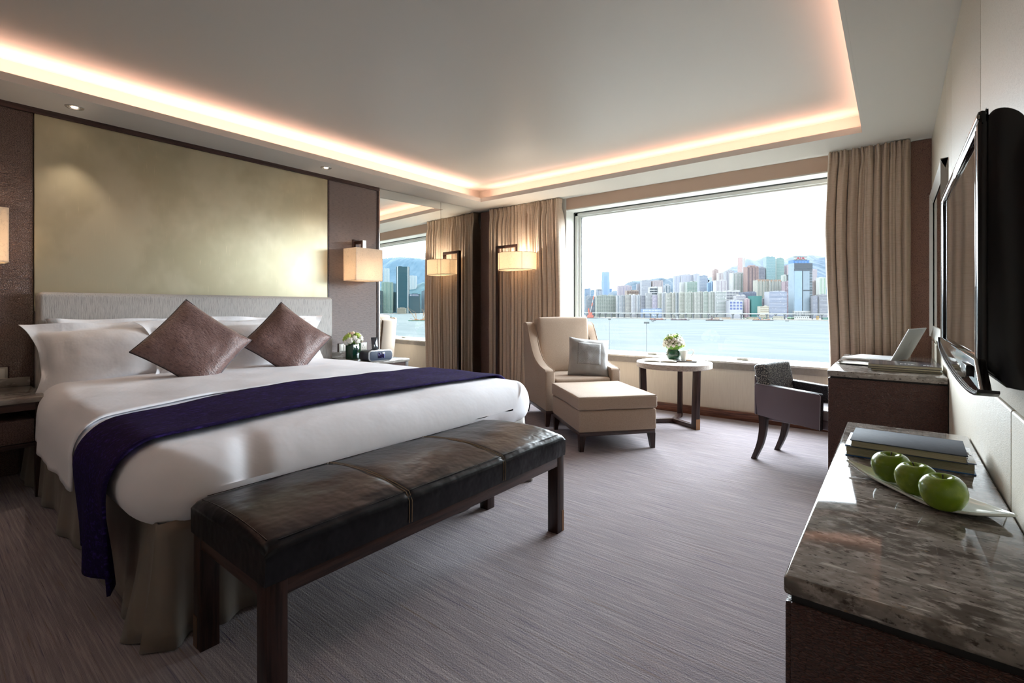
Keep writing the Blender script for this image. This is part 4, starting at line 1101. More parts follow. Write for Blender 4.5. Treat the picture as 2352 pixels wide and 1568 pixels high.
# ================================================================== CONSOLE
KX0, KX1, KYA, KYB, KZ = -0.168, XR-0.004, 1.050, 2.655, 0.610
ox, oy = (KX0+KX1)/2, (KYA+KYB)/2
t = thing('console_cabinet', 'low brown embossed cabinet with polished marble top along the right wall', 'cabinet', (ox, oy, 0))
bx('marble_top', (KX0, KYA, KZ-0.036), (KX1, KYB, KZ), m_marble, 0.008, seg=3)
bx('shadow_gap', (KX0+0.012, KYA+0.014, KZ-0.052), (KX1, KYB-0.01, KZ-0.036), m_dark_gap)
bx('cabinet_body', (KX0+0.012, KYA+0.008, 0.06), (KX1, KYB-0.004, KZ-0.052), m_sidepanel, 0.002)
bx('plinth', (KX0+0.03, KYA+0.02, 0.0), (KX1, KYB-0.02, 0.06), m_dark_gap)
for k in range(3):
    a = KYA+0.012+k*(KYB-KYA-0.02)/3; b = KYA+0.012+(k+1)*(KYB-KYA-0.02)/3-0.004
    bx('door', (KX0+0.002, a, 0.065), (KX0+0.013, b, KZ-0.054), m_sidepanel, 0.002)

# books
def book(label, x0, x1, y0, y1, z, h, m, mspine, rz, group):
    t = thing('book', label, 'book', ((x0+x1)/2, (y0+y1)/2, z), rz, group)
    wx, wy = (x1-x0)/2, (y1-y0)/2
    box('cover', (-wx, -wy, h-0.0032), (wx, wy, h), m, t, r=0.001)
    box('cover', (-wx, -wy, 0), (wx, wy, 0.0032), mspine, t, r=0.001)
    box('spine', (-wx, wy-0.003, 0), (wx, wy, h), mspine, t)
    box('pages', (-wx+0.004, -wy+0.004, 0.003), (wx-0.004, wy-0.004, h-0.003), m_pages, t)
    return t
BG = 'books on the marble console'
tb = book('hardback in white and blue dust jacket beneath the navy book', -0.134, 0.198, 2.040, 2.262, KZ, 0.036, m_jacket, m_bluecov, -1.0, BG)
box('jacket_edge', (-0.166, -0.111, 0.0326), (0.166, -0.1085, 0.0364), m_bluecov, tb)
bm = bmn(); rnd = random.Random(4)
for k in range(7):
    c = Vector((0.148+rnd.uniform(-0.006, 0.008), -0.08+0.026*k, 0.0362)); r = rnd.uniform(0.004, 0.008)
    atube(bm, [c+Vector((r*math.cos(a*0.7+k), r*1.3*math.sin(a*0.9), 0.0003)) for a in range(7)], 0.0006, 4)
obj('scribble', bm, m_inkdark, tb)
book('navy cloth hardback on top of the white-jacketed book', -0.118, 0.178, 2.012, 2.232, KZ+0.0365, 0.026, m_navy, m_navy, -1.5, BG)

# boat-shaped plate with three apples
t = thing('plate', 'long white boat-shaped porcelain plate on the marble console', 'plate', (0.052, 1.742, KZ), -36.8)
PL, PW = 0.212, 0.088
def pw(s, q):
    tab = ((-1, 0), (-0.5, 0.033), (0, 0.064), (0.35, 0.088), (0.55, 0.093), (0.78, 0.066), (1, 0)) if q < 0 else ((-1, 0), (-0.5, 0.036), (0, 0.060), (0.35, 0.062), (0.6, 0.046), (0.8, 0.026), (1, 0))
    for (a, wa), (b, wb) in zip(tab, tab[1:]):
        if a <= s <= b: return wa+(wb-wa)*(s-a)/(b-a)
    return 0
def platef(off):
    def f(u, v):
        s = -1+2*u; q = -1+2*v
        w = pw(s, q)+0.0015
        x = s*PL; y = q*w
        lift = 0.028*abs(s)**3+0.012*abs(q)**3*(1-abs(s)**4)
        return Vector((x, y, 0.004+lift+off))
    return f
bm = bmn(); agrid(bm, platef(0.0), 61, 17)
o = obj('dish', bm, m_china, t, ang=70); add_mod(o, 'SOLIDIFY', thickness=0.007, offset=1); add_mod(o, 'SUBSURF', levels=1, render_levels=1)
bm = bmn(); alathe(bm, [(0, 0.0), (0.040, 0.0), (0.044, 0.006), (0, 0.006)], 28); bmesh.ops.transform(bm, matrix=Matrix.Translation((0.03, -0.01, 0)) @ Matrix.Diagonal((1.6, 0.7, 1, 1)), verts=bm.verts); obj('foot', bm, m_china, t)
AG = 'green apples on the white plate'
def apple(x, y, rz, sc, tilt, label):
    bm = bmn(); n = 40
    prof = [(0, 0.010), (0.012, 0.004), (0.022, 0.0), (0.034, 0.006), (0.044, 0.024), (0.0475, 0.044), (0.044, 0.063), (0.033, 0.077), (0.022, 0.081), (0.012, 0.077), (0.005, 0.069), (0, 0.066)]
    pr = smooth_path(prof, 3); pr[0] = (0, pr[0][1]); pr[-1] = (0, pr[-1][1])
    alathe(bm, [(max(0, r), z) for r, z in pr], n)
    for v in bm.verts:
        a = math.atan2(v.co.y, v.co.x); r = math.hypot(v.co.x, v.co.y)
        k = 1+0.025*math.cos(5*a)*(1 if v.co.z > 0.05 else 0.3)*min(1, r/0.03)
        v.co.x *= k*1.02; v.co.y *= k*0.98
    o = obj('apple', bm, m_apple, None, ang=80, label=label, cat='apple', group=AG)
    bm = bmn(); atube(bm, [(0, 0, 0.064), (0.001, 0.001, 0.076), (0.004, 0.002, 0.086)], [0.0016, 0.0014, 0.002], 6); obj('stem', bm, m_stem, o)
    o.location = (x, y, KZ+0.0125); o.rotation_euler = (R(tilt[0]), R(tilt[1]), R(rz)); o.scale = (sc, sc, sc*0.95)
apple(-0.006, 1.790, 20, 0.99, (3, -4), 'green apple farthest along the white plate, next to the books')
apple(0.048, 1.703, 130, 1.0, (-3, 3), 'green apple in the middle of the three on the plate')
apple(0.098, 1.622, 250, 1.03, (2, 4), 'green apple nearest the blunt front end of the plate')

# ================================================================== TELEVISION, WALL MIRROR
t = thing('television', 'black flat television with smoked curved lower bezel on the right wall', 'television', (0.17, 1.78, 1.25))
def tvb(name, x0, x1, y0, y1, z0, z1, m, r=0.0, par=None, seg=3):
    return box(name, (x0-0.17, y0-1.78, z0-1.25), (x1-0.17, y1-1.78, z1-1.25), m, par or t, r=r, seg=seg)
# casing with rounded top, seen from its near side
bm = bmn()
pf = smooth_path([(0.140, 1.008), (0.140, 1.478), (0.146, 1.504), (0.158, 1.514), (0.178, 1.509), (0.196, 1.488), (0.208, 1.44), (0.213, 1.36), (0.214, 1.05), (0.208, 0.970), (0.17, 0.968)], 4)
aprism(bm, [(x-0.17, z-1.25) for x, z in pf], 1.330-1.78, 2.262-1.78, 'xz', 0.004, 2); obj('casing', bm, m_tvblack, t, ang=40)
fr = bmn()
ax = lambda x0, x1, y0, y1, z0, z1, r=0.003: abox(fr, (x0-0.17, y0-1.78, z0-1.25), (x1-0.17, y1-1.78, z1-1.25), r)
ax(0.128, 0.142, 1.318, 2.266, 1.478, 1.512, 0.006); ax(0.128, 0.142, 2.196, 2.266, 1.005, 1.49); ax(0.128, 0.142, 1.318, 1.345, 1.0, 1.49)
obj('bezel', fr, m_tvblack, t)
tvb('screen', 0.133, 0.1395, 1.345, 2.196, 1.022, 1.482, m_tvscreen)
fr = bmn(); ax(0.1265, 0.132, 1.316, 2.268, 1.494, 1.503, 0.002); ax(0.127, 0.133, 1.343, 1.351, 1.02, 1.48, 0.001); ax(0.127, 0.133, 1.35, 2.19, 1.474, 1.480, 0.001)
obj('bright_line', fr, m_chrome, t)
# curved lower bezel
low = smooth_path([(2.268, 1.020), (2.240, 0.992), (2.10, 0.972), (1.85, 0.957), (1.60, 0.951), (1.40, 0.953), (1.27, 0.962), (1.235, 0.972)], 4)
poly = [(y-1.78, z-1.25) for y, z in low]+[(1.318-1.78, 1.022-1.25), (2.20-1.78, 1.022-1.25)]
bm = bmn(); aprism(bm, poly, 0.122-0.17, 0.140-0.17, 'yz', 0.004, 2); obj('lower_bezel', bm, m_chrome, t)
bm = bmn(); aprism(bm, [(y-1.78, z-1.25) for y, z in low]+[(y-1.78, z-1.25-0.006) for y, z in low[::-1]], 0.119-0.17, 0.150-0.17, 'yz', 0.001); obj('lower_lip', bm, m_tvblack, t)
box('sensor', (0.112-0.17, 1.33-1.78, 0.985-1.25), (0.126-0.17, 1.42-1.78, 1.008-1.25), m_tvblack, t, r=0.002)
tvb('wall_mount', 0.21, XR, 1.6, 2.0, 1.1, 1.4, m_tvblack)

t = thing('wall_mirror', 'silver-framed mirror hung over the desk beyond the television', 'mirror', (XR, 4.22, 1.43))
bm = bmn()
y0, y1, z0, z1 = 3.640-4.22, 4.795-4.22, 0.912-1.43, 1.968-1.43
for (a, b, c, d) in ((y0, y0+0.085, z0, z1), (y1-0.085, y1, z0, z1)):
    aprism(bm, [(0, a), (-0.030, a if a == y0 else b-0.0), (-0.012, b if a == y0 else a), (0, b)] if False else [(0.0, a), (-0.032, a+(0.008 if a == y0 else 0.075)), (-0.014, a+(0.077 if a == y0 else 0.010)), (0.0, b)], c, d, 'xy')
for (a, b) in ((z0, z0+0.085), (z1-0.085, z1)):
    aprism(bm, [(0.0, a), (-0.032, a+(0.008 if a == z0 else 0.075)), (-0.014, a+(0.077 if a == z0 else 0.010)), (0.0, b)], y0, y1, 'xz')
obj('frame', bm, m_silver, t)
box('glass', (-0.010, y0+0.07, z0+0.07), (-0.006, y1-0.07, z1-0.07), m_mirror, t)
t = thing('wall_switch', 'small bronze switch plate on the right wall above the laptop', 'switch', (XR, 5.02, 1.03))
box('face_plate', (-0.008, -0.035, -0.06), (0, 0.035, 0.06), m_copper, t, r=0.002)
box('rocker', (-0.011, -0.02, -0.035), (-0.007, 0.02, 0.035), m_copper, t, r=0.002)

# ================================================================== OUTSIDE: harbour, shore, city, hills
CITY = 0.086      # scale of the distant albedos; the view's haze is put into these colours
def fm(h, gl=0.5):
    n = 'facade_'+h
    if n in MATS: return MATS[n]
    c = tuple((x*0.82+0.14)*CITY for x in hx(h))  # lifted towards white: distance haze mixed into the colour
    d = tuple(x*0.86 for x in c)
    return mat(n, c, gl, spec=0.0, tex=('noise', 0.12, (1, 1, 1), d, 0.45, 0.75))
def fwin(h):
    n = 'far_window_'+h
    if n in MATS: return MATS[n]
    c = tuple(x*CITY for x in hx(h))
    return mat(n, c, 0.3, spec=0.0, tex=('noise', 0.35, (1, 1, 1), tuple(x*1.35 for x in c), 0.4, 0.7))
m_water = mat('harbour_water', tuple(x*0.043 for x in hx('#d6e2e4')), 0.6, spec=0.0,
    tex=('noise', 0.010, (1, 3, 1), tuple(x*0.046 for x in hx('#dfe9ea')), 0.4, 0.65),
    bump=[('noise', 0.12, (1, 1, 1), 0.25, 1.0)])
ZW = -34.0
bm = bmn()
vs = [bm.verts.new(p) for p in ((-6000, 30, ZW), (6000, 30, ZW), (9000, 6000, ZW), (-6000, 9000, ZW))]
bm.faces.new(vs)
obj('harbour_water', bm, m_water, None, smooth=False, label='pale blue harbour water', kind='structure')
m_land = mat('quay_ground', tuple(x*CITY for x in hx('#b7ab9a')), 0.8, tex=('noise', 0.02, (1, 1, 1), tuple(x*CITY for x in hx('#8f8f86')), 0.4, 0.7))
shore = [(-2400, 1620), (-1031, 1500), (-827, 1475), (-633, 1494), (-473, 1508), (-300, 1545), (-148, 1586), (600, 1760), (1500, 1900), (2217, 1724), (2450, 1644), (2681, 1576), (3700, 1200)]
bm = bmn()
aprism(bm, shore+[(7000, 4000), (2000, 8500), (-5000, 8000)], ZW-2, ZW+3.0, 'xy')
obj('ground_far_shore', bm, m_land, None, smooth=False, kind='structure', label='far quay and city ground across the harbour')
bm = bmn(); aprism(bm, [(-400, 14), (400, 14), (400, 170), (-400, 170)], ZW-2, ZW+1.5, 'xy')
obj('ground_promenade', bm, m_land, None, smooth=False, kind='structure', label='waterfront promenade below the window')

def hill(name, ridge, col, col2, depth, seed, label, base=ZW+2):
    """a ridge with a near and a far slope, broken up by gullies"""
    bm = bmn(); P = []
    pts = smooth_path(ridge, 8)
    n = len(pts)
    fx, fy = (0.62, -0.78) if ridge[0][0] < 500 else (-0.62, -0.78)
    def f(u, v):
        k = u*(n-1); i = min(int(k), n-2); t = k-i
        x, y, z = (pts[i][q]*(1-t)+pts[i+1][q]*t for q in range(3))
        s = -1+2*v          # -1 far side, +1 near side
        h = (1-abs(s)**1.25)
        gul = noise.noise(Vector((x*0.006+seed, s*2.5, seed)))+0.5*noise.noise(Vector((x*0.016+seed, s*5, 2)))
        zz = base+(z-base)*max(0, h)*(1+0.10*gul*min(1, abs(s)*4))
        zz += 5.0*noise.noise(Vector((x*0.05, y*0.05, s*9)))*(1 if abs(s) < 0.97 else 0)*(depth/900)
        return Vector((x+fx*s*depth, y+fy*s*depth, zz))
    agrid(bm, f, n*2, 41)
    c = tuple(q*CITY*0.60 for q in hx(col)); c2 = tuple(q*CITY*0.60 for q in hx(col2))  # bluish tones carry the distance haze as hill colour
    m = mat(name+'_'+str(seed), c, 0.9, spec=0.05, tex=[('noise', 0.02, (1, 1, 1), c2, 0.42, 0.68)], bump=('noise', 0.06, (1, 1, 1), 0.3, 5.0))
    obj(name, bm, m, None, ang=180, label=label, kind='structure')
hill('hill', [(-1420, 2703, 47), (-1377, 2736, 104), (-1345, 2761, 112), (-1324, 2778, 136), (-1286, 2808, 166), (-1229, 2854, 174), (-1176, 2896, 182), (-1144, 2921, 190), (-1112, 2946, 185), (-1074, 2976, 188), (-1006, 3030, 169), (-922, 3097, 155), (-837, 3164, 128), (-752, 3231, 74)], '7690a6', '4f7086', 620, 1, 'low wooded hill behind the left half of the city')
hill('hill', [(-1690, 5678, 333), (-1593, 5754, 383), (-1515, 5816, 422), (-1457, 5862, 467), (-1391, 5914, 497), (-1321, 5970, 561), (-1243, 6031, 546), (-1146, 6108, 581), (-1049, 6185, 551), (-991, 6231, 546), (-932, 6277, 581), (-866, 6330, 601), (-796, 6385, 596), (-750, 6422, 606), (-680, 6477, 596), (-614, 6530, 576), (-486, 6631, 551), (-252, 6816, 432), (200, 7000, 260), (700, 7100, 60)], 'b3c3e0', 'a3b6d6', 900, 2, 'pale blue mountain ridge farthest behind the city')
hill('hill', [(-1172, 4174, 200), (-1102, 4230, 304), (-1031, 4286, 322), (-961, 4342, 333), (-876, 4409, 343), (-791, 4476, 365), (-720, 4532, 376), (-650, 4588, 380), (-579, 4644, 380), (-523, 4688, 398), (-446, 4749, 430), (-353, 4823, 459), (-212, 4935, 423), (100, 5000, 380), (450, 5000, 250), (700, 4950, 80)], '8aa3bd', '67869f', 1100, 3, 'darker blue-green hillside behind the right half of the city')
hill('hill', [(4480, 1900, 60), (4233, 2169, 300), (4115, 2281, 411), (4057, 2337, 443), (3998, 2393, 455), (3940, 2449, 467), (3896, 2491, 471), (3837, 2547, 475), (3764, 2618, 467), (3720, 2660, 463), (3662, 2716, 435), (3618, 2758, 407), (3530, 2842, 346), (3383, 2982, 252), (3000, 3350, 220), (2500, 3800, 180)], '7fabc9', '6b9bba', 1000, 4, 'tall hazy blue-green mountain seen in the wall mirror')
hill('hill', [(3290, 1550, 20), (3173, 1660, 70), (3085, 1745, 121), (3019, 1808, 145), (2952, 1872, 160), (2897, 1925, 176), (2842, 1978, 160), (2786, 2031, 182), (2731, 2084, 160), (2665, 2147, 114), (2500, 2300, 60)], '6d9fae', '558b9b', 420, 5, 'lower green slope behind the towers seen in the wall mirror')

def qbox(V, F, x0, x1, y0, y1, z0, z1, back=False):
    """five-sided box with its open side at the back, appended to vertex and face lists"""
    n = len(V)
    V += [(x0, y0, z0), (x1, y0, z0), (x1, y0, z1), (x0, y0, z1), (x0, y1, z0), (x1, y1, z0), (x1, y1, z1), (x0, y1, z1)]
    F += [(n, n+1, n+2, n+3), (n+1, n+5, n+6, n+2), (n+4, n, n+3, n+7), (n+3, n+2, n+6, n+7), (n+4, n+5, n+1, n)]
    if back: F.append((n+5, n+4, n+7, n+6))
def mesh_of(name, V, F, m, parent, **k):
    me = bpy.data.meshes.new(name); me.from_pydata(V, [], F); me.update()
    return link(name, me, m, parent, smooth=False, **k)

BSEED = [0]
def bld(label, x, y, yaw, w, z1, wall, win, style, nc, nr, taper=None, disc=0, cap=0, cap2=0, sign=0, sign2=0, wc=0, wr=0, dense=0):
    BSEED[0] += 1; rnd = random.Random(BSEED[0]*13)
    zb = ZW+3; hgt = z1-zb; dp = max(10, min(30, w*0.7))
    t = thing('building', label, 'building', (x, y, zb), yaw)
    mw = fm(wall, 0.25 if style == 'glass' else 0.7)
    V, F = [], []
    hw = w/2
    if taper:
        bm = bmn(); rings = []
        for k in range(14):
            f = k/13; s = 1 if f < 0.45 else 1-(1-taper)*((f-0.45)/0.55)**1.8
            if f > 0.96: s *= 0.97
            pr = [(-hw*s, 0), (-hw*s*0.55, -3), (hw*s*0.4, -3), (hw*s, 3), (hw*s, dp), (-hw*s, dp)]
            rings.append([bm.verts.new((a, b, f*hgt)) for a, b in pr])
        for A, B in zip(rings, rings[1:]):
            for i in range(6): bm.faces.new((A[i], A[(i+1) % 6], B[(i+1) % 6], B[i]))
        bm.faces.new(rings[-1])
        obj('tower_body', bm, mw, t, smooth=False)
        V, F = [], []
        for k in range(30):
            zz = hgt*(0.06+0.028*k)
            s = 1 if zz/hgt < 0.45 else 1-(1-taper)*((zz/hgt-0.45)/0.55)**1.8
            qbox(V, F, -hw*s*0.5, hw*s*0.36, -3.5, -2.5, zz, zz+hgt*0.006)
        mesh_of('floor_band', V, F, fwin(win), t, kind='stuff'); 
        V, F = [], []
        qbox(V, F, -hw*taper*0.75, -hw*taper*0.55, 0, 3, hgt, hgt+5); qbox(V, F, hw*taper*0.2, hw*taper*0.5, 0, 3, hgt, hgt+6)
        mesh_of('crown', V, F, mw, t); return t
    qbox(V, F, -hw, hw, 0, dp, 0, hgt, True)
    mesh_of('body', V, F, mw, t)
    V, F = [], []; V2, F2 = [], []
    if dense: nc = int(nc*1.25); nr = int(nr*1.1)
    if style == 'grid':
        cw = w/nc; rh = hgt/nr
        for i in range(nc):
            for j in range(nr):
                if rnd.random() < 0.04: continue
                a = -hw+cw*(i+0.24+rnd.uniform(-.03, .03)); qbox(V, F, a, a+cw*0.54, -0.35, 0.1, rh*(j+0.26), rh*(j+0.74))
        for j in range(0, nr, 4): qbox(V2, F2, -hw, hw, -0.5, 0.1, rh*j, rh*j+rh*0.10)
    elif style == 'bays':
        cw = w/max(3, nc); n = max(3, nc); rh = hgt/nr
        for i in range(n):
            a = -hw+cw*i
            if i % 3 == 1:     # dark vertical recess strip
                qbox(V, F, a+cw*0.25, a+cw*0.70, -0.3, 0.1, 0, hgt*0.985)
            else:
                if i % 3 == 2: qbox(V2, F2, a+cw*0.05, a+cw*0.95, -1.1, 0.1, 0, hgt*(0.985+0.01*rnd.random()))
                for j in range(nr):
                    y0 = -1.35 if i % 3 == 2 else -0.35
                    qbox(V, F, a+cw*0.30, a+cw*0.72, y0, 0.1, rh*(j+0.28), rh*(j+0.70))
    elif style == 'bands':
        rh = hgt/nr
        for j in range(nr):
            qbox(V, F, -hw*0.97, hw*0.97, -0.35, 0.1, rh*(j+0.34), rh*(j+0.74))
            qbox(V2, F2, -hw, hw, -1.0, 0.1, rh*j, rh*(j+0.26))
        for i in range(max(3, nc//2)):
            a = -hw+w*i/max(3, nc//2); qbox(V2, F2, a, a+w*0.02, -0.9, 0.1, 0, hgt)
    elif style == 'glass':
        n = max(2, nc); rh = hgt/nr; cw = w/n
        for i in range(n+1):
            a = -hw+cw*i-cw*0.06; qbox(V2, F2, a, a+cw*0.12, -0.35, 0.1, 0, hgt)
        for j in range(nr): 
            qbox(V, F, -hw, hw, -0.20, 0.1, rh*(j+0.2), rh*(j+0.7))
    elif style == 'bigwin':
        cw = w/wc; top = hgt*0.97; hh = min(hgt, (z1-zb)) ; rh = min(hgt*0.85/wr, 9.0)
        for i in range(wc):
            for j in range(wr):
                a = -hw+cw*(i+0.16); z0 = top-rh*(j+1)+rh*0.14; qbox(V, F, a, a+cw*0.68, -0.4, 0.1, z0, z0+rh*0.66)
    elif style == 'darktower':
        n = max(4, nc); rh = hgt/nr
        for j in range(nr): qbox(V, F, -hw*0.78, hw*0.70, -0.3, 0.1, rh*(j+0.15), rh*(j+0.8))
        mesh_of('corner_edge', *(lambda a: (a[0], a[1]))((lambda v, f: (qbox(v, f, -hw, -hw*0.86, -0.8, dp, 0, hgt, True), qbox(v, f, hw*0.72, hw*0.86, -0.8, dp, 0, hgt*1.005, True), (v, f))[2])([], [])), fm('dfe9ea'), t)
    elif style == 'office':
        hp = 22.0; hs = hgt*0.86
        for j in range(44): qbox(V2, F2, hw*0.02, hw*0.66, -0.5, 0.1, hp+(hs-hp)*(j/44), hp+(hs-hp)*((j+0.45)/44))
        mesh_of('left_glass', *(lambda v, f: (qbox(v, f, -hw*0.93, -hw*0.12, -0.6, 0.1, hp, hs), (v, f))[1])([], []), fm('b5d3ea', 0.2), t)
        v, f = [], []
        for j in range(26): qbox(v, f, hw*0.70, hw*0.98, -0.8, 0.1, hp+(hs-hp)*(j/26), hp+(hs-hp)*((j+0.6)/26))
        mesh_of('louvre', v, f, fm('4d5a60'), t, kind='stuff')
        v, f = [], []
        qbox(v, f, -hw*0.10, -hw*0.02, -0.7, 0.1, hp, hs)
        for i in range(9): qbox(v, f, hw*(0.04+0.105*i), hw*(0.10+0.105*i), -0.9, 0.1, hp+(hs-hp)*0.50, hp+(hs-hp)*0.53)
        mesh_of('dark_vent', v, f, fm('39444e'), t)
        v, f = [], []
        qbox(v, f, -hw*0.94, hw*1.0, -1.2, 2, hgt*0.905, hgt*1.0, True); qbox(v, f, -hw*0.97, hw*1.0, -1.0, 2, hs, hgt*0.90, True)
        mesh_of('roof_screen', v, f, fm('4a5866'), t)
        v, f = [], []
        qbox(v, f, -hw*1.06, hw*1.04, -4, 4, hp-4.5, hp+1, True)
        for i in range(5): qbox(v, f, -hw*1.04+i*hw*0.30, -hw*0.98+i*hw*0.30, -4, 4, 0, hp-4.5, True)
        for i in range(8): qbox(v, f, hw*0.16+i*hw*0.115, hw*0.19+i*hw*0.115, -4, 4, 4, hp-4.5, True)
        qbox(v, f, hw*0.96, hw*1.04, -4, 4, 0, hp-4.5, True)
        mesh_of('podium', v, f, fm('eff0ee'), t)
        v, f = [], []; qbox(v, f, -hw*1.02, hw*1.02, -3, -1, 0, hp-4.5)
        mesh_of('podium_window', v, f, fm('76828c'), t)
    if V: mesh_of('windows', V, F, fwin(win), t, kind='stuff')
    if V2: mesh_of('ribs', V2, F2, fm(wall, 0.6), t, kind='stuff')
    # lift houses and parapets on the roof
    V, F = [], []
    if style not in ('plain', 'office') and not sign:
        for k in range(2 if w < 40 else 4):
            a = rnd.uniform(-hw*0.8, hw*0.55); ww_ = rnd.uniform(0.12, 0.3)*w
            qbox(V, F, a, min(hw, a+ww_), 1, dp*0.6, hgt-0.5, hgt+rnd.uniform(1.0, 3.2), True)
    if cap: qbox(V, F, -hw*0.45, hw*0.45, 1, dp*0.7, hgt-0.5, hgt+6.0, True)
    if V: mesh_of('roof_house', V, F, mw, t)
    if cap2:
        V, F = [], []
        for k in range(3): qbox(V, F, -hw*0.85+k*hw*0.62, -hw*0.40+k*hw*0.62, -0.6, dp*0.5, hgt-5, hgt+2.5, True)
        mesh_of('roof_cap', V, F, fm('c79f82'), t)
    if disc:
        bm = bmn(); alathe(bm, [(0, 0), (hw*1.0, 0.5), (hw*1.05, 3), (hw*0.9, 6), (0, 6.5)], 24, (0, dp/2, hgt-1)); obj('roof_disc', bm, fm('dfe2e2'), t)
    if sign:
        V, F = [], []; qbox(V, F, -hw*0.82, hw*0.72, 0, 1.5, hgt+0.5, hgt+13, True); mesh_of('sign_board', V, F, fm('d6d9d6'), t)
        V, F = [], []; qbox(V, F, -hw*0.86, hw*0.76, -0.6, 2, hgt-1.0, hgt+2.0, True); qbox(V, F, -hw*0.86, hw*0.76, -0.6, 2, hgt+11.5, hgt+13.5, True); mesh_of('sign_frame', V, F, fm('6d7a80'), t)
        o = text('sign_letters', 'AIA', 15.5, fm('f2455f'), t, (-hw*0.05, -1.0, hgt+6.6), (R(90), 0, 0), 0.5); o.scale = (1.35, 0.8, 1)
    if sign2:
        V, F = [], []; qbox(V, F, -hw*0.85, hw*0.85, -1.0, 2, hgt-14, hgt-1, True); mesh_of('sign_board', V, F, fm('3a5f8a'), t)
        o = text('sign_letters', 'AVIVA', 11.0, fm('eef2f4'), t, (-hw*0.14, -1.6, hgt-7.5), (R(90), 0, 0), 0.5)
        v, f = [], []
        for dx, dz, a, b in ((0.46, -11, 1.6, 7.5), (0.48, -11, 6.5, 1.6), (0.48, -5.2, 6.5, 1.6), (0.58, -11, 1.6, 7.5), (0.64, -11, 1.6, 7.5), (0.66, -8, 6, 1.6), (-0.80, -9.5, 4, 4)):
            qbox(v, f, hw*dx, hw*dx+a, -2.0, 0, hgt+dz, hgt+dz+b)
        mesh_of('sign_characters', v, f, fm('eef2f4'), t)
    return t
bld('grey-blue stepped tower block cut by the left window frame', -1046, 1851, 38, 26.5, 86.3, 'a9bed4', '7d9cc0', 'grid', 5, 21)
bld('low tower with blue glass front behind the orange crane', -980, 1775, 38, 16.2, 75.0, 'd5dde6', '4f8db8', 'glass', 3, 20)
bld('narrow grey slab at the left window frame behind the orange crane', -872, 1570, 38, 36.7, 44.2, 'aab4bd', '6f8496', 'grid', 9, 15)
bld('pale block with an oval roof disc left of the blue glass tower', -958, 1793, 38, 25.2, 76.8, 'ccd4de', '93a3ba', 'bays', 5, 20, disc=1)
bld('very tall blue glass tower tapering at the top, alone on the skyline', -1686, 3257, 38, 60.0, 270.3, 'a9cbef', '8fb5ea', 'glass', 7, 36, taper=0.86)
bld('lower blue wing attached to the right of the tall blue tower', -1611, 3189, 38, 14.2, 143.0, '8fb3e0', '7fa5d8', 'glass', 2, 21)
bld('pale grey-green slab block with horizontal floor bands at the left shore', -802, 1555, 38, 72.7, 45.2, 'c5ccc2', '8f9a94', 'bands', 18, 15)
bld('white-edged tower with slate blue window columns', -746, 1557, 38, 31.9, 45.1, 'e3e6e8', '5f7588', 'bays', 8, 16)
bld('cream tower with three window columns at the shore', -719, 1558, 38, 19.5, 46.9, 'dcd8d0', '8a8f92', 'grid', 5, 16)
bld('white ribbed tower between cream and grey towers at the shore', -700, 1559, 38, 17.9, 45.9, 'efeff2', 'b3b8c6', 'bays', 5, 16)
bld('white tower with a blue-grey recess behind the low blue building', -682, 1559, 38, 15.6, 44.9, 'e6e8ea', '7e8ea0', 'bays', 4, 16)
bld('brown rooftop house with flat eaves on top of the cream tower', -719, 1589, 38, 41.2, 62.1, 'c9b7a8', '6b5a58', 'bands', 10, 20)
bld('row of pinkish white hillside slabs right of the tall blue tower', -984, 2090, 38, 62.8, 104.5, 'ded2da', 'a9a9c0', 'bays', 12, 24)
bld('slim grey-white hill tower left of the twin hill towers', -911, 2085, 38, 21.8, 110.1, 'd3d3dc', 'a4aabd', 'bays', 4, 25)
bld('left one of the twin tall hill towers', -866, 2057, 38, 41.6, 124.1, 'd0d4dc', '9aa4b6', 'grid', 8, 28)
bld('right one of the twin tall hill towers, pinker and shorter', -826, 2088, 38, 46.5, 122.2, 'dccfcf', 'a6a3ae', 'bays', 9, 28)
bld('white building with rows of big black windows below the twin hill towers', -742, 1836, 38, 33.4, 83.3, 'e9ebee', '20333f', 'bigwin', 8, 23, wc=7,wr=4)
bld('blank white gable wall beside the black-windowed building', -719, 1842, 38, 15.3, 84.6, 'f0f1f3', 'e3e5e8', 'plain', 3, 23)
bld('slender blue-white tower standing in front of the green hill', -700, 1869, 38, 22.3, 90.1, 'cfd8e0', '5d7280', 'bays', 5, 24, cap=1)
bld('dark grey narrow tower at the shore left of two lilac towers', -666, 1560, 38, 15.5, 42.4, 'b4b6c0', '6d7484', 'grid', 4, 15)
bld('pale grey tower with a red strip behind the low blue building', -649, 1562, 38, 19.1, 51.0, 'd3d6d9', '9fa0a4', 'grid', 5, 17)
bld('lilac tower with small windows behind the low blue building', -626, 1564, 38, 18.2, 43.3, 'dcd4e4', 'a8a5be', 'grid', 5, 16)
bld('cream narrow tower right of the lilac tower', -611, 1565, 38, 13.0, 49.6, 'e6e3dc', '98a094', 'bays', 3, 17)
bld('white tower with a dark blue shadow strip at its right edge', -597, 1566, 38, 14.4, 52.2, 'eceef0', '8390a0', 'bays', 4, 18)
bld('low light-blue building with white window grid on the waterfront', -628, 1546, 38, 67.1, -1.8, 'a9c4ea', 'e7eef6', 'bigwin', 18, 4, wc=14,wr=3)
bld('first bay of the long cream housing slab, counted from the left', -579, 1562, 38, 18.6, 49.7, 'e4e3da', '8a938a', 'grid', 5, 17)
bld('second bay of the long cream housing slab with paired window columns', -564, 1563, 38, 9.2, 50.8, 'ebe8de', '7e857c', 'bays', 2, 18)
bld('third bay of the long cream housing slab, blue-grey recess', -553, 1564, 38, 10.6, 51.3, 'd9dee0', '6c7a84', 'bays', 3, 18)
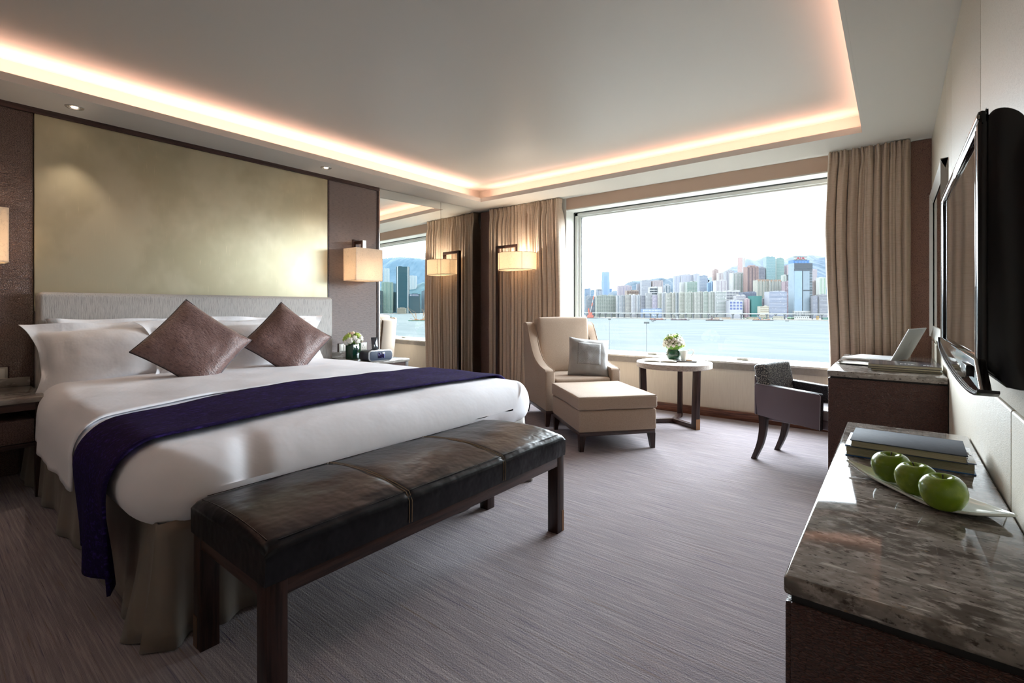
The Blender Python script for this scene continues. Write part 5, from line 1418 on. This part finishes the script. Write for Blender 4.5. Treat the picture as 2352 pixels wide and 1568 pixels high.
bld('fourth bay of the long cream housing slab, left of the red-topped crane', -537, 1565, 38, 18.3, 51.7, 'e7e6da', '949c8e', 'grid', 5, 18)
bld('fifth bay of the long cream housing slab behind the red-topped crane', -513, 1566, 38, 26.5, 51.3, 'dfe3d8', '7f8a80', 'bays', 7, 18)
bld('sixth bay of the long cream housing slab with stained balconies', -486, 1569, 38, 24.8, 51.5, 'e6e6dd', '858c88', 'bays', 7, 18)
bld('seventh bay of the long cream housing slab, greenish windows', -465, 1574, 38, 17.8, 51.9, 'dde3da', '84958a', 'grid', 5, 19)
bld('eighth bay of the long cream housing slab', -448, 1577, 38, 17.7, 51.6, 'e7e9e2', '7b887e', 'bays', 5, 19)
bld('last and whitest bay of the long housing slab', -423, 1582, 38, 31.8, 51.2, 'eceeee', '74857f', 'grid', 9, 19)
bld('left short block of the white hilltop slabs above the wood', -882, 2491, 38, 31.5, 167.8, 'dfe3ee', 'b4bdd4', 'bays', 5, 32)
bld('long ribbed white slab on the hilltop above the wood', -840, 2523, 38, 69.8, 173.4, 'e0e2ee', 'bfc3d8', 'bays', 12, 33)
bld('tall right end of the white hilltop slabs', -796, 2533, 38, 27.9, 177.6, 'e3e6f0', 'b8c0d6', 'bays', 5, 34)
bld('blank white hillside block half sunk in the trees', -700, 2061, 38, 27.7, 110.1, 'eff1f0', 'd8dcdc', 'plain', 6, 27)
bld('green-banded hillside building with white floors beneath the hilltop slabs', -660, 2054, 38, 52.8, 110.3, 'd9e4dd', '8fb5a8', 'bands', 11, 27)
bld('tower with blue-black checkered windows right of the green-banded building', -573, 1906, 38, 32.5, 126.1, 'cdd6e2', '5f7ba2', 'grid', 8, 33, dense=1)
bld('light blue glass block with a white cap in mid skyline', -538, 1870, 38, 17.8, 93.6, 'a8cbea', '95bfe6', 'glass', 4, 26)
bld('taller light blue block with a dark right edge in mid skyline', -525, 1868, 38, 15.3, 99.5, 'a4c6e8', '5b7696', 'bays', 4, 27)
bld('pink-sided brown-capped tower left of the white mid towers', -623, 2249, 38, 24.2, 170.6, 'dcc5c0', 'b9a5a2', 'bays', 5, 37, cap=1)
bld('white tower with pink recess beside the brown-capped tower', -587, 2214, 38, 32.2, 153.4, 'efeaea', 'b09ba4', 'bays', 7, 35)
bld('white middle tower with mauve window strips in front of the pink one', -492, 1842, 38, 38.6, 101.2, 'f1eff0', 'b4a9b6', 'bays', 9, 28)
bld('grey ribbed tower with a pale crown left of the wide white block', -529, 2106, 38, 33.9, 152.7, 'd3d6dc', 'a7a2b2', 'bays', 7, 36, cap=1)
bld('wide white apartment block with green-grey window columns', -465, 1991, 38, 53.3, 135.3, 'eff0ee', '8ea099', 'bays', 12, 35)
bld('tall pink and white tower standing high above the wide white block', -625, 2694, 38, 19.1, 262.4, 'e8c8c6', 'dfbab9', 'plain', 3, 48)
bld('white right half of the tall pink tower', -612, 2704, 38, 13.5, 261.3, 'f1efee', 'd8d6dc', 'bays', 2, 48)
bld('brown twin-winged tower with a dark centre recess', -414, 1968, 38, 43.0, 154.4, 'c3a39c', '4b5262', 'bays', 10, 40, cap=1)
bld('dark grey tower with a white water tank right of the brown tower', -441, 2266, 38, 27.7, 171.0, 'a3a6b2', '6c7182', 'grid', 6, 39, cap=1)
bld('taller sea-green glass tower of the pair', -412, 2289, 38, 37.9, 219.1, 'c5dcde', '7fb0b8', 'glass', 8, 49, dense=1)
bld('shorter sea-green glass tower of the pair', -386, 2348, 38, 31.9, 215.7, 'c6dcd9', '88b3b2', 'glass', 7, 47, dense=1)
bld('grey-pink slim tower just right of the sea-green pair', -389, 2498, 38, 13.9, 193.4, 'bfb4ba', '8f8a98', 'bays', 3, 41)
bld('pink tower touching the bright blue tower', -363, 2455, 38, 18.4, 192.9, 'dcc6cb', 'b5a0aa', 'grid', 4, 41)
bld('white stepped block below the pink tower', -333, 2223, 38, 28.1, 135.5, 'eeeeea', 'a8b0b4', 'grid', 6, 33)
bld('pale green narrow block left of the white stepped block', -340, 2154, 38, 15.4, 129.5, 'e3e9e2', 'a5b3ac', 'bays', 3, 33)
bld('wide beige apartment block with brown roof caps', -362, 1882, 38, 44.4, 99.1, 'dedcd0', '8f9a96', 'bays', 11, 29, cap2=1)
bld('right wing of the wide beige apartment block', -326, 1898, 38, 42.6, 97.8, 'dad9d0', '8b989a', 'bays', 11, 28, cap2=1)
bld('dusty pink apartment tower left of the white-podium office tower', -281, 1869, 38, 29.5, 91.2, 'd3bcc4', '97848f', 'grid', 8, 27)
bld('bright blue ribbed tower with a red rooftop sign', -289, 2195, 38, 65.0, 189.4, '7fb0ec', '5a92de', 'bays', 15, 46, sign=1)
bld('silver office tower with dark roof screen and white podium', -223, 1737, 38, 57.4, 140.3, 'bcd2e2', 'a9c4d8', 'office', 16, 43)
bld('grey office block with fine white window grid on the waterfront', -278, 1655, 38, 53.0, 50.8, 'd5d9e6', '7f92b4', 'grid', 15, 19, dense=1)
bld('pinkish tower right of the silver office tower', -226, 2054, 38, 20.5, 97.3, 'd6c5c0', 'a39a9c', 'bays', 5, 27)
bld('white and pale green tower near the right curtain', -201, 2035, 38, 25.6, 109.6, 'eef2ec', 'a8cdb4', 'bays', 6, 31)
bld('grey lattice block at the shore right of the silver office tower', -191, 1737, 38, 15.3, 37.8, 'c5c8d2', '8288a0', 'grid', 4, 15, dense=1)
bld('grey lattice block at the shore touching the right curtain', -170, 1747, 38, 23.9, 42.3, 'c8cad0', '888c9c', 'grid', 7, 16, dense=1)
bld('charcoal blue office block behind the green-netted building', -367, 1699, 38, 43.6, 51.7, '8f98ac', '7a849c', 'bands', 12, 18)
bld('building wrapped in teal scaffold netting', -336, 1647, 38, 32.4, 38.3, '2f9490', '2a8783', 'plain', 9, 15)
bld('white stepped block right of the teal netted building', -321, 1685, 38, 13.7, 31.2, 'eae6ec', 'aea6b8', 'grid', 4, 13)
bld('small cream building with tiny windows on the waterfront', -304, 1596, 38, 25.3, 6.3, 'f2ead6', 'b9ae98', 'grid', 8, 6)
bld('white waterfront building with two rows of large blue windows', -380, 1583, 38, 40.6, 23.7, 'e6e9f2', '8593bf', 'bigwin', 12, 11, wc=4,wr=3)
bld('white block with dark windows behind the large-windowed building', -384, 1660, 38, 30.5, 40.7, 'eceaee', '8f8ea0', 'grid', 8, 15)
bld('narrow pink block left of the teal netted building', -358, 1630, 38, 11.5, 29.5, 'e3c9cc', 'ad8f9c', 'bays', 3, 13)
bld('low white flats with dark rooftop openings in mid waterfront', -419, 1709, 38, 44.7, 58.8, 'ecebea', '8a8d98', 'bigwin', 12, 20, wc=9,wr=5)
bld('pale curved block on the hillside right of the silver office tower', -328, 2930, 38, 33.8, 201.6, 'e0d6da', 'b9b3bd', 'grid', 6, 38)
bld('very tall dark teal tower with white corner edges, seen in the wall mirror', 2471, 1640, -44, 73.2, 249.3, '2f5f6b', '2a5662', 'darktower', 11, 40)
bld('pale green ribbed apartment tower left of the dark teal tower in the mirror', 2583, 1603, -44, 65.1, 157.9, 'a9c4b4', '5f8c8a', 'bays', 9, 27)
bld('dark low office block at the left edge of the mirror view', 2572, 1543, -44, 34.0, 103.0, '3f5f66', '33525a', 'bands', 5, 19)
bld('dark teal block in the gap beside the tall dark tower in the mirror', 2593, 1662, -44, 29.7, 98.4, '2f6a74', '2a5f6c', 'glass', 4, 18)
bld('slim blue-grey tower above the dark gap block in the mirror', 2767, 1772, -44, 24.5, 162.6, '5b8a9c', '3f6d80', 'bays', 3, 26)
bld('white hillside tower right of the dark teal tower in the mirror', 2764, 1914, -44, 52.0, 221.1, 'dfeaf0', '9fc0cc', 'bays', 7, 32)
bld('dark teal office block with white lettering in the mirror', 2420, 1689, -44, 64.0, 84.7, '285863', '234e5a', 'glass', 9, 17, sign2=1)
bld('grey-blue office tower with a small red roof mark in the mirror', 2417, 1761, -44, 34.5, 102.1, '6f8c9c', '4f6f82', 'grid', 5, 19, cap=1)
bld('dark blue tower with white edges right of the grey one in the mirror', 2354, 1752, -44, 26.1, 63.8, '1f4a66', '1c4560', 'darktower', 4, 14)
bld('pale teal block near the mirrored curtain', 2409, 1838, -44, 45.9, 93.0, '7fa5ae', '5c8a96', 'grid', 7, 17)
bld('group of white hillside flats below the mirrored ridge at the left', 3157, 1953, -44, 38.9, 296.3, 'd6e6ec', 'a5c4d0', 'bays', 5, 39)
bld('small white hillside villa block in the mirror, right of the white tower', 2867, 2092, -44, 28.4, 177.7, 'd3e4e6', 'a3c0c6', 'grid', 3, 26)
bld('low beige pier building in front of the dark tower in the mirror', 2356, 1557, -44, 47.2, 1.1, 'b9b39f', '8f8c7e', 'bands', 7, 5)

# ---- elevated road, quays, boats, masts
t = thing('elevated_road', 'long pale elevated road on piers along the far shore', 'bridge', (0, 0, 0))
deck = [(-1500, 1520), (-1031, 1516), (-827, 1492), (-633, 1510), (-473, 1526), (-300, 1562), (-148, 1603), (200, 1690), (700, 1830)]
bm = bmn(); A = []
for k, (x, y) in enumerate(deck):
    A.append([bm.verts.new((x, y, z)) for z in (-17.5, -14.5)]+[bm.verts.new((x+2, y+12, z)) for z in (-14.5, -17.5)])
for a, b in zip(A, A[1:]):
    for i in range(4): bm.faces.new((a[i], b[i], b[(i+1) % 4], a[(i+1) % 4]))
obj('deck', bm, fm('e8e9e6'), t, smooth=False)
pm_ = None; first = None
for k in range(44):
    s = k/43; x = -1000+s*950
    for (x0, y0), (x1, y1) in zip(deck, deck[1:]):
        if x0 <= x <= x1: y = y0+(y1-y0)*(x-x0)/(x1-x0)
    if first is None:
        V, F = [], []; qbox(V, F, -1.6, 1.6, 2, 7, ZW+2, -17, True); qbox(V, F, -3.0, 3.0, 1, 10, -19.5, -17, True)
        first = mesh_of('pier', V, F, fm('7f868c'), t); first.location = (x, y, 0)
    else:
        o = first.copy(); COL.objects.link(o); o.parent = t; o.location = (x, y, 0)
tr = random.Random(5)
for i, (x, y, w, hh, c, lab) in enumerate(((-205, 1572, 36, 9, 'f2f2ee', 'white flat shed on the quay below the silver office tower'), (-168, 1584, 5, 10, 'e3b455', 'small yellow machine house on the quay at the right'), (-140, 1592, 34, 6, '58a89a', 'low green and white sheds at the right end of the quay'),
        (-320, 1552, 40, 5, 'd9c4a4', 'heap of pale sand and crates on the quay in the middle'), (-262, 1562, 26, 8, 'e9e2cc', 'cream harbour office on the quay'), (-405, 1530, 44, 4, 'd8b694', 'orange-brown sand mounds on the quay right of the barges'))):
    t = thing('shed', lab, 'shed', (x, y, ZW+3), 12)
    V, F = [], []; qbox(V, F, -w/2, w/2, 0, 8, 0, hh, True); mesh_of('body', V, F, fm(c), t)
    V, F = [], []; qbox(V, F, -w/2-0.6, w/2+0.6, -0.8, 8.5, hh, hh+0.8, True); mesh_of('roof', V, F, fm('cfcfc9'), t)
    V, F = [], []
    for k in range(max(2, int(w/5))): qbox(V, F, -w/2+1+k*5, -w/2+3.4+k*5, -0.3, 0.1, hh*0.4, hh*0.75)
    mesh_of('opening', V, F, fm('9a968c'), t, kind='stuff')
bm = bmn(); rnd = random.Random(9)
for k in range(60):
    x = rnd.choice((rnd.uniform(-350, -250), rnd.uniform(-240, -190))); y = 1556+(x+300)*0.24+rnd.uniform(2, 10); r = rnd.uniform(1.5, 3.6)
    g = bmesh.ops.create_icosphere(bm, subdivisions=2, radius=r, matrix=Matrix.Translation((x, y, ZW+3+r*0.9)))
    for v in g['verts']: v.co += Vector((1, 1, 1))*0.7*noise.noise(v.co*0.9)
obj('quay_trees', bm, mat('far_foliage', tuple(q*CITY for q in hx('5d8a62')), 0.9, bump=('noise', 1.2, U, 0.6, 0.5)), None, label='green trees scattered along the far quay', cat='trees', kind='stuff')

def barge(label, x, y, rz, L, hull, deckc, crane, jib, cat='barge', up=1.0, towers=1):
    t = thing('barge', label, cat, (x, y, ZW), rz)
    bm = bmn(); aprism(bm, [(-L/2, 0.6), (-L/2+2, -0.6), (L/2-2, -0.6), (L/2+1, 2.2), (L/2-4, 2.0), (-L/2, 2.0)], -5, 5, 'xz'); obj('hull', bm, fm(hull), t, smooth=False)
    V, F = [], []
    r2 = random.Random(int(L*7+x))
    for k in range(int(L/5)):
        a = -L/2+2+k*4.2; qbox(V, F, a, a+3.4, -4, 3, 2, 2+r2.uniform(0.8, 3.2), True)
    mesh_of('cargo', V, F, fm(deckc), t)
    V, F = [], []; qbox(V, F, L/2-9, L/2-4, -3, 3, 2, 7, True); qbox(V, F, L/2-10, L/2-3, -3.4, 3.4, 7, 7.6, True); mesh_of('cabin', V, F, fm('e6e6e2'), t)
    for q in range(towers):
        c = -L*0.15+q*L*0.34
        bm = bmn()
        for sx in (-3, 3): atube(bm, [(c+sx, 0, 2), (c, 0, 2+13*up)], 0.55, 5)
        abox(bm, (c-2.6, -2, 2), (c+2.6, 2, 6)); obj('crane_tower', bm, fm(crane), t, smooth=False)
        bm = bmn()
        atube(bm, [(c+1, 0, 6), (c-14*up*(1 if q % 2 == 0 else -1), 0, 2+22*up)], [0.8, 0.4], 5); atube(bm, [(c, 0, 2+13*up), (c-14*up*(1 if q % 2 == 0 else -1), 0, 2+22*up)], 0.2, 4)
        obj('jib', bm, fm(jib), t, smooth=False)
    return t
barge('barge with orange hull stripe and white crane near the low blue building', -538, 1358, 25, 46, '4a4f58', 'd7856a', '7d94a0', 'dfe4e6', up=0.75)
barge('long dark barge with a red-topped white crane before the cream housing slab', -478, 1372, 25, 50, '4b4653', '8d6f74', 'e6e6e6', 'c9ced2', up=0.85)
barge('dark barge with a maroon crane at the right end of the housing slab', -388, 1385, 25, 44, '4e4852', '9c7f78', '8f5a63', '9a9aa4', up=0.8)
barge('barge loaded with orange cargo before the small cream building', -286, 1480, 25, 52, '515866', 'd9a27c', '5f86b4', '8fa6bf', up=0.6)
# big orange floating crane at the left window frame
t = thing('floating_crane', 'big orange floating crane with a white lattice jib beside the left window frame', 'crane', (-806, 1452, ZW), 38)
V, F = [], []; qbox(V, F, -22, 20, -6, 6, 0, 2.5, True); mesh_of('pontoon', V, F, fm('4f545c'), t)
V, F = [], []; qbox(V, F, -14, 6, -4, 4, 2.5, 11, True); qbox(V, F, -10, 2, -3, 3, 11, 20, True); qbox(V, F, -12, -8, -3, 3, 20, 34, True); mesh_of('machine_house', V, F, fm('ef7a62'), t)
bm = bmn()
for d in (-2, 2): atube(bm, [(-6, d, 14), (-1, d*0.6, 34), (9, 0, 82)], [0.9, 0.9, 0.5], 5)
for k in range(9): atube(bm, [(-3+1.3*k, -1.6+0.12*k, 24+6*k), (-2+1.3*k, 1.6-0.12*k, 29+6*k)], 0.45, 4)
obj('jib', bm, fm('f0e4e2'), t, smooth=False)
bm = bmn()
for d in (-1.8, 1.8): atube(bm, [(-10, d, 34), (-2, d, 14)], 0.7, 5)
for k in range(2): atube(bm, [(1+4.6*k, 0, 42+22*k), (3.4+4.6*k, 0, 53+22*k)], 2.2, 6)
obj('frame_brace', bm, fm('f08a70'), t, smooth=False)
# mirror side: work barges with orange derricks, a ferry, a green lighter
barge('green derrick barge with tall orange cranes, nearest in the mirror view', 1067, 768, -46, 62, '2f8a76', 'd98f55', 'd79a5a', 'd9aa6a', up=1.6, towers=2)
barge('second derrick barge with orange cargo behind the armchair in the mirror', 1195, 900, -46, 54, '3f7a6a', 'd08a58', '3f6f66', 'd9b27c', up=1.35, towers=2)
barge('green lighter without crane left of the derrick barges in the mirror', 1356, 852, -46, 40, '3c6f5c', '7aa08c', '5f8a80', '8fb0a4', up=0.3)
t = thing('ferry', 'white two-deck ferry at the left edge of the mirror view', 'ferry', (1711, 1052, ZW), -44)
bm = bmn(); aprism(bm, [(-24, 0.2), (-20, -0.8), (20, -0.8), (25, 3.0), (-24, 3.0)], -5, 5, 'xz'); obj('hull', bm, fm('8f9ea0'), t, smooth=False)
V, F = [], []; qbox(V, F, -22, 20, -4.5, 4.5, 3, 8, True); qbox(V, F, -18, 16, -4, 4, 8, 12.5, True); mesh_of('cabin', V, F, fm('eef1f0'), t)
V, F = [], []; qbox(V, F, -20, 18, -4.8, 4.8, 12.5, 13.5, True); mesh_of('roof', V, F, fm('f4f6f5'), t)
V, F = [], []
for k in range(12): qbox(V, F, -20+3.2*k, -18+3.2*k, -4.8, -4.4, 4.5, 7); qbox(V, F, -17+2.7*k, -15.4+2.7*k, -4.3, -3.9, 9.4, 11.6)
mesh_of('windows', V, F, fm('8f7a78'), t, kind='stuff')
def boat(label, x, y, rz, L, c):
    t = thing('boat', label, 'boat', (x, y, ZW), rz)
    bm = bmn(); aprism(bm, [(-L/2, 0), (L/2-1, 0), (L/2+1, 1.6), (-L/2-0.5, 1.4)], -1.6, 1.6, 'xz'); obj('hull', bm, fm(c), t, smooth=False)
    V, F = [], []; qbox(V, F, -L/5, L/8, -1.2, 1.2, 1.3, 3.0, True); mesh_of('cabin', V, F, fm('cdd1d3'), t)
boat('flat dark boat just off the shore left of the nearer lamp mast', -517, 1276, 30, 12, '5c5a60')
boat('tiny dark skiff below the flat dark boat', -478, 1175, 30, 5, '54565c')
boat('small dark boat off the quay below the grey office block', -223, 1454, 30, 8, '5f6468')
boat('tiny boat on the water right of the mirrored armchair', 898, 674, -44, 7, '6a5f60')
def mast(label, x, y, zt, r, n):
    t = thing('lamp_mast', label, 'lamp mast', (x, y, ZW+1.5), 30, 'floodlight masts on the promenade')
    bm = bmn(); atube(bm, [(0, 0, 0), (0, 0, zt-ZW-1.5)], [r*1.5, r*0.8], 8); obj('pole', bm, fm('8a9498'), t)
    bm = bmn(); abox(bm, (-r*7, -r*2, zt-ZW-1.7), (r*7, r*2, zt-ZW-1.3))
    for k in range(n): a = -r*6.0+12*r*k/(n-1); abox(bm, (a-r*1.1, -r*3.0, zt-ZW-1.7), (a+r*1.1, -r*0.5, zt-ZW-1.35))
    obj('lamp_head', bm, fm('5e6a6c'), t, smooth=False)
mast('slim pale floodlight mast on the water line left, nearer the armchair', -69.4, 136.4, -2.4, 0.055, 3)
mast('dark-headed floodlight mast left of the flower bowl', -45.1, 107.2, -2.3, 0.085, 4)
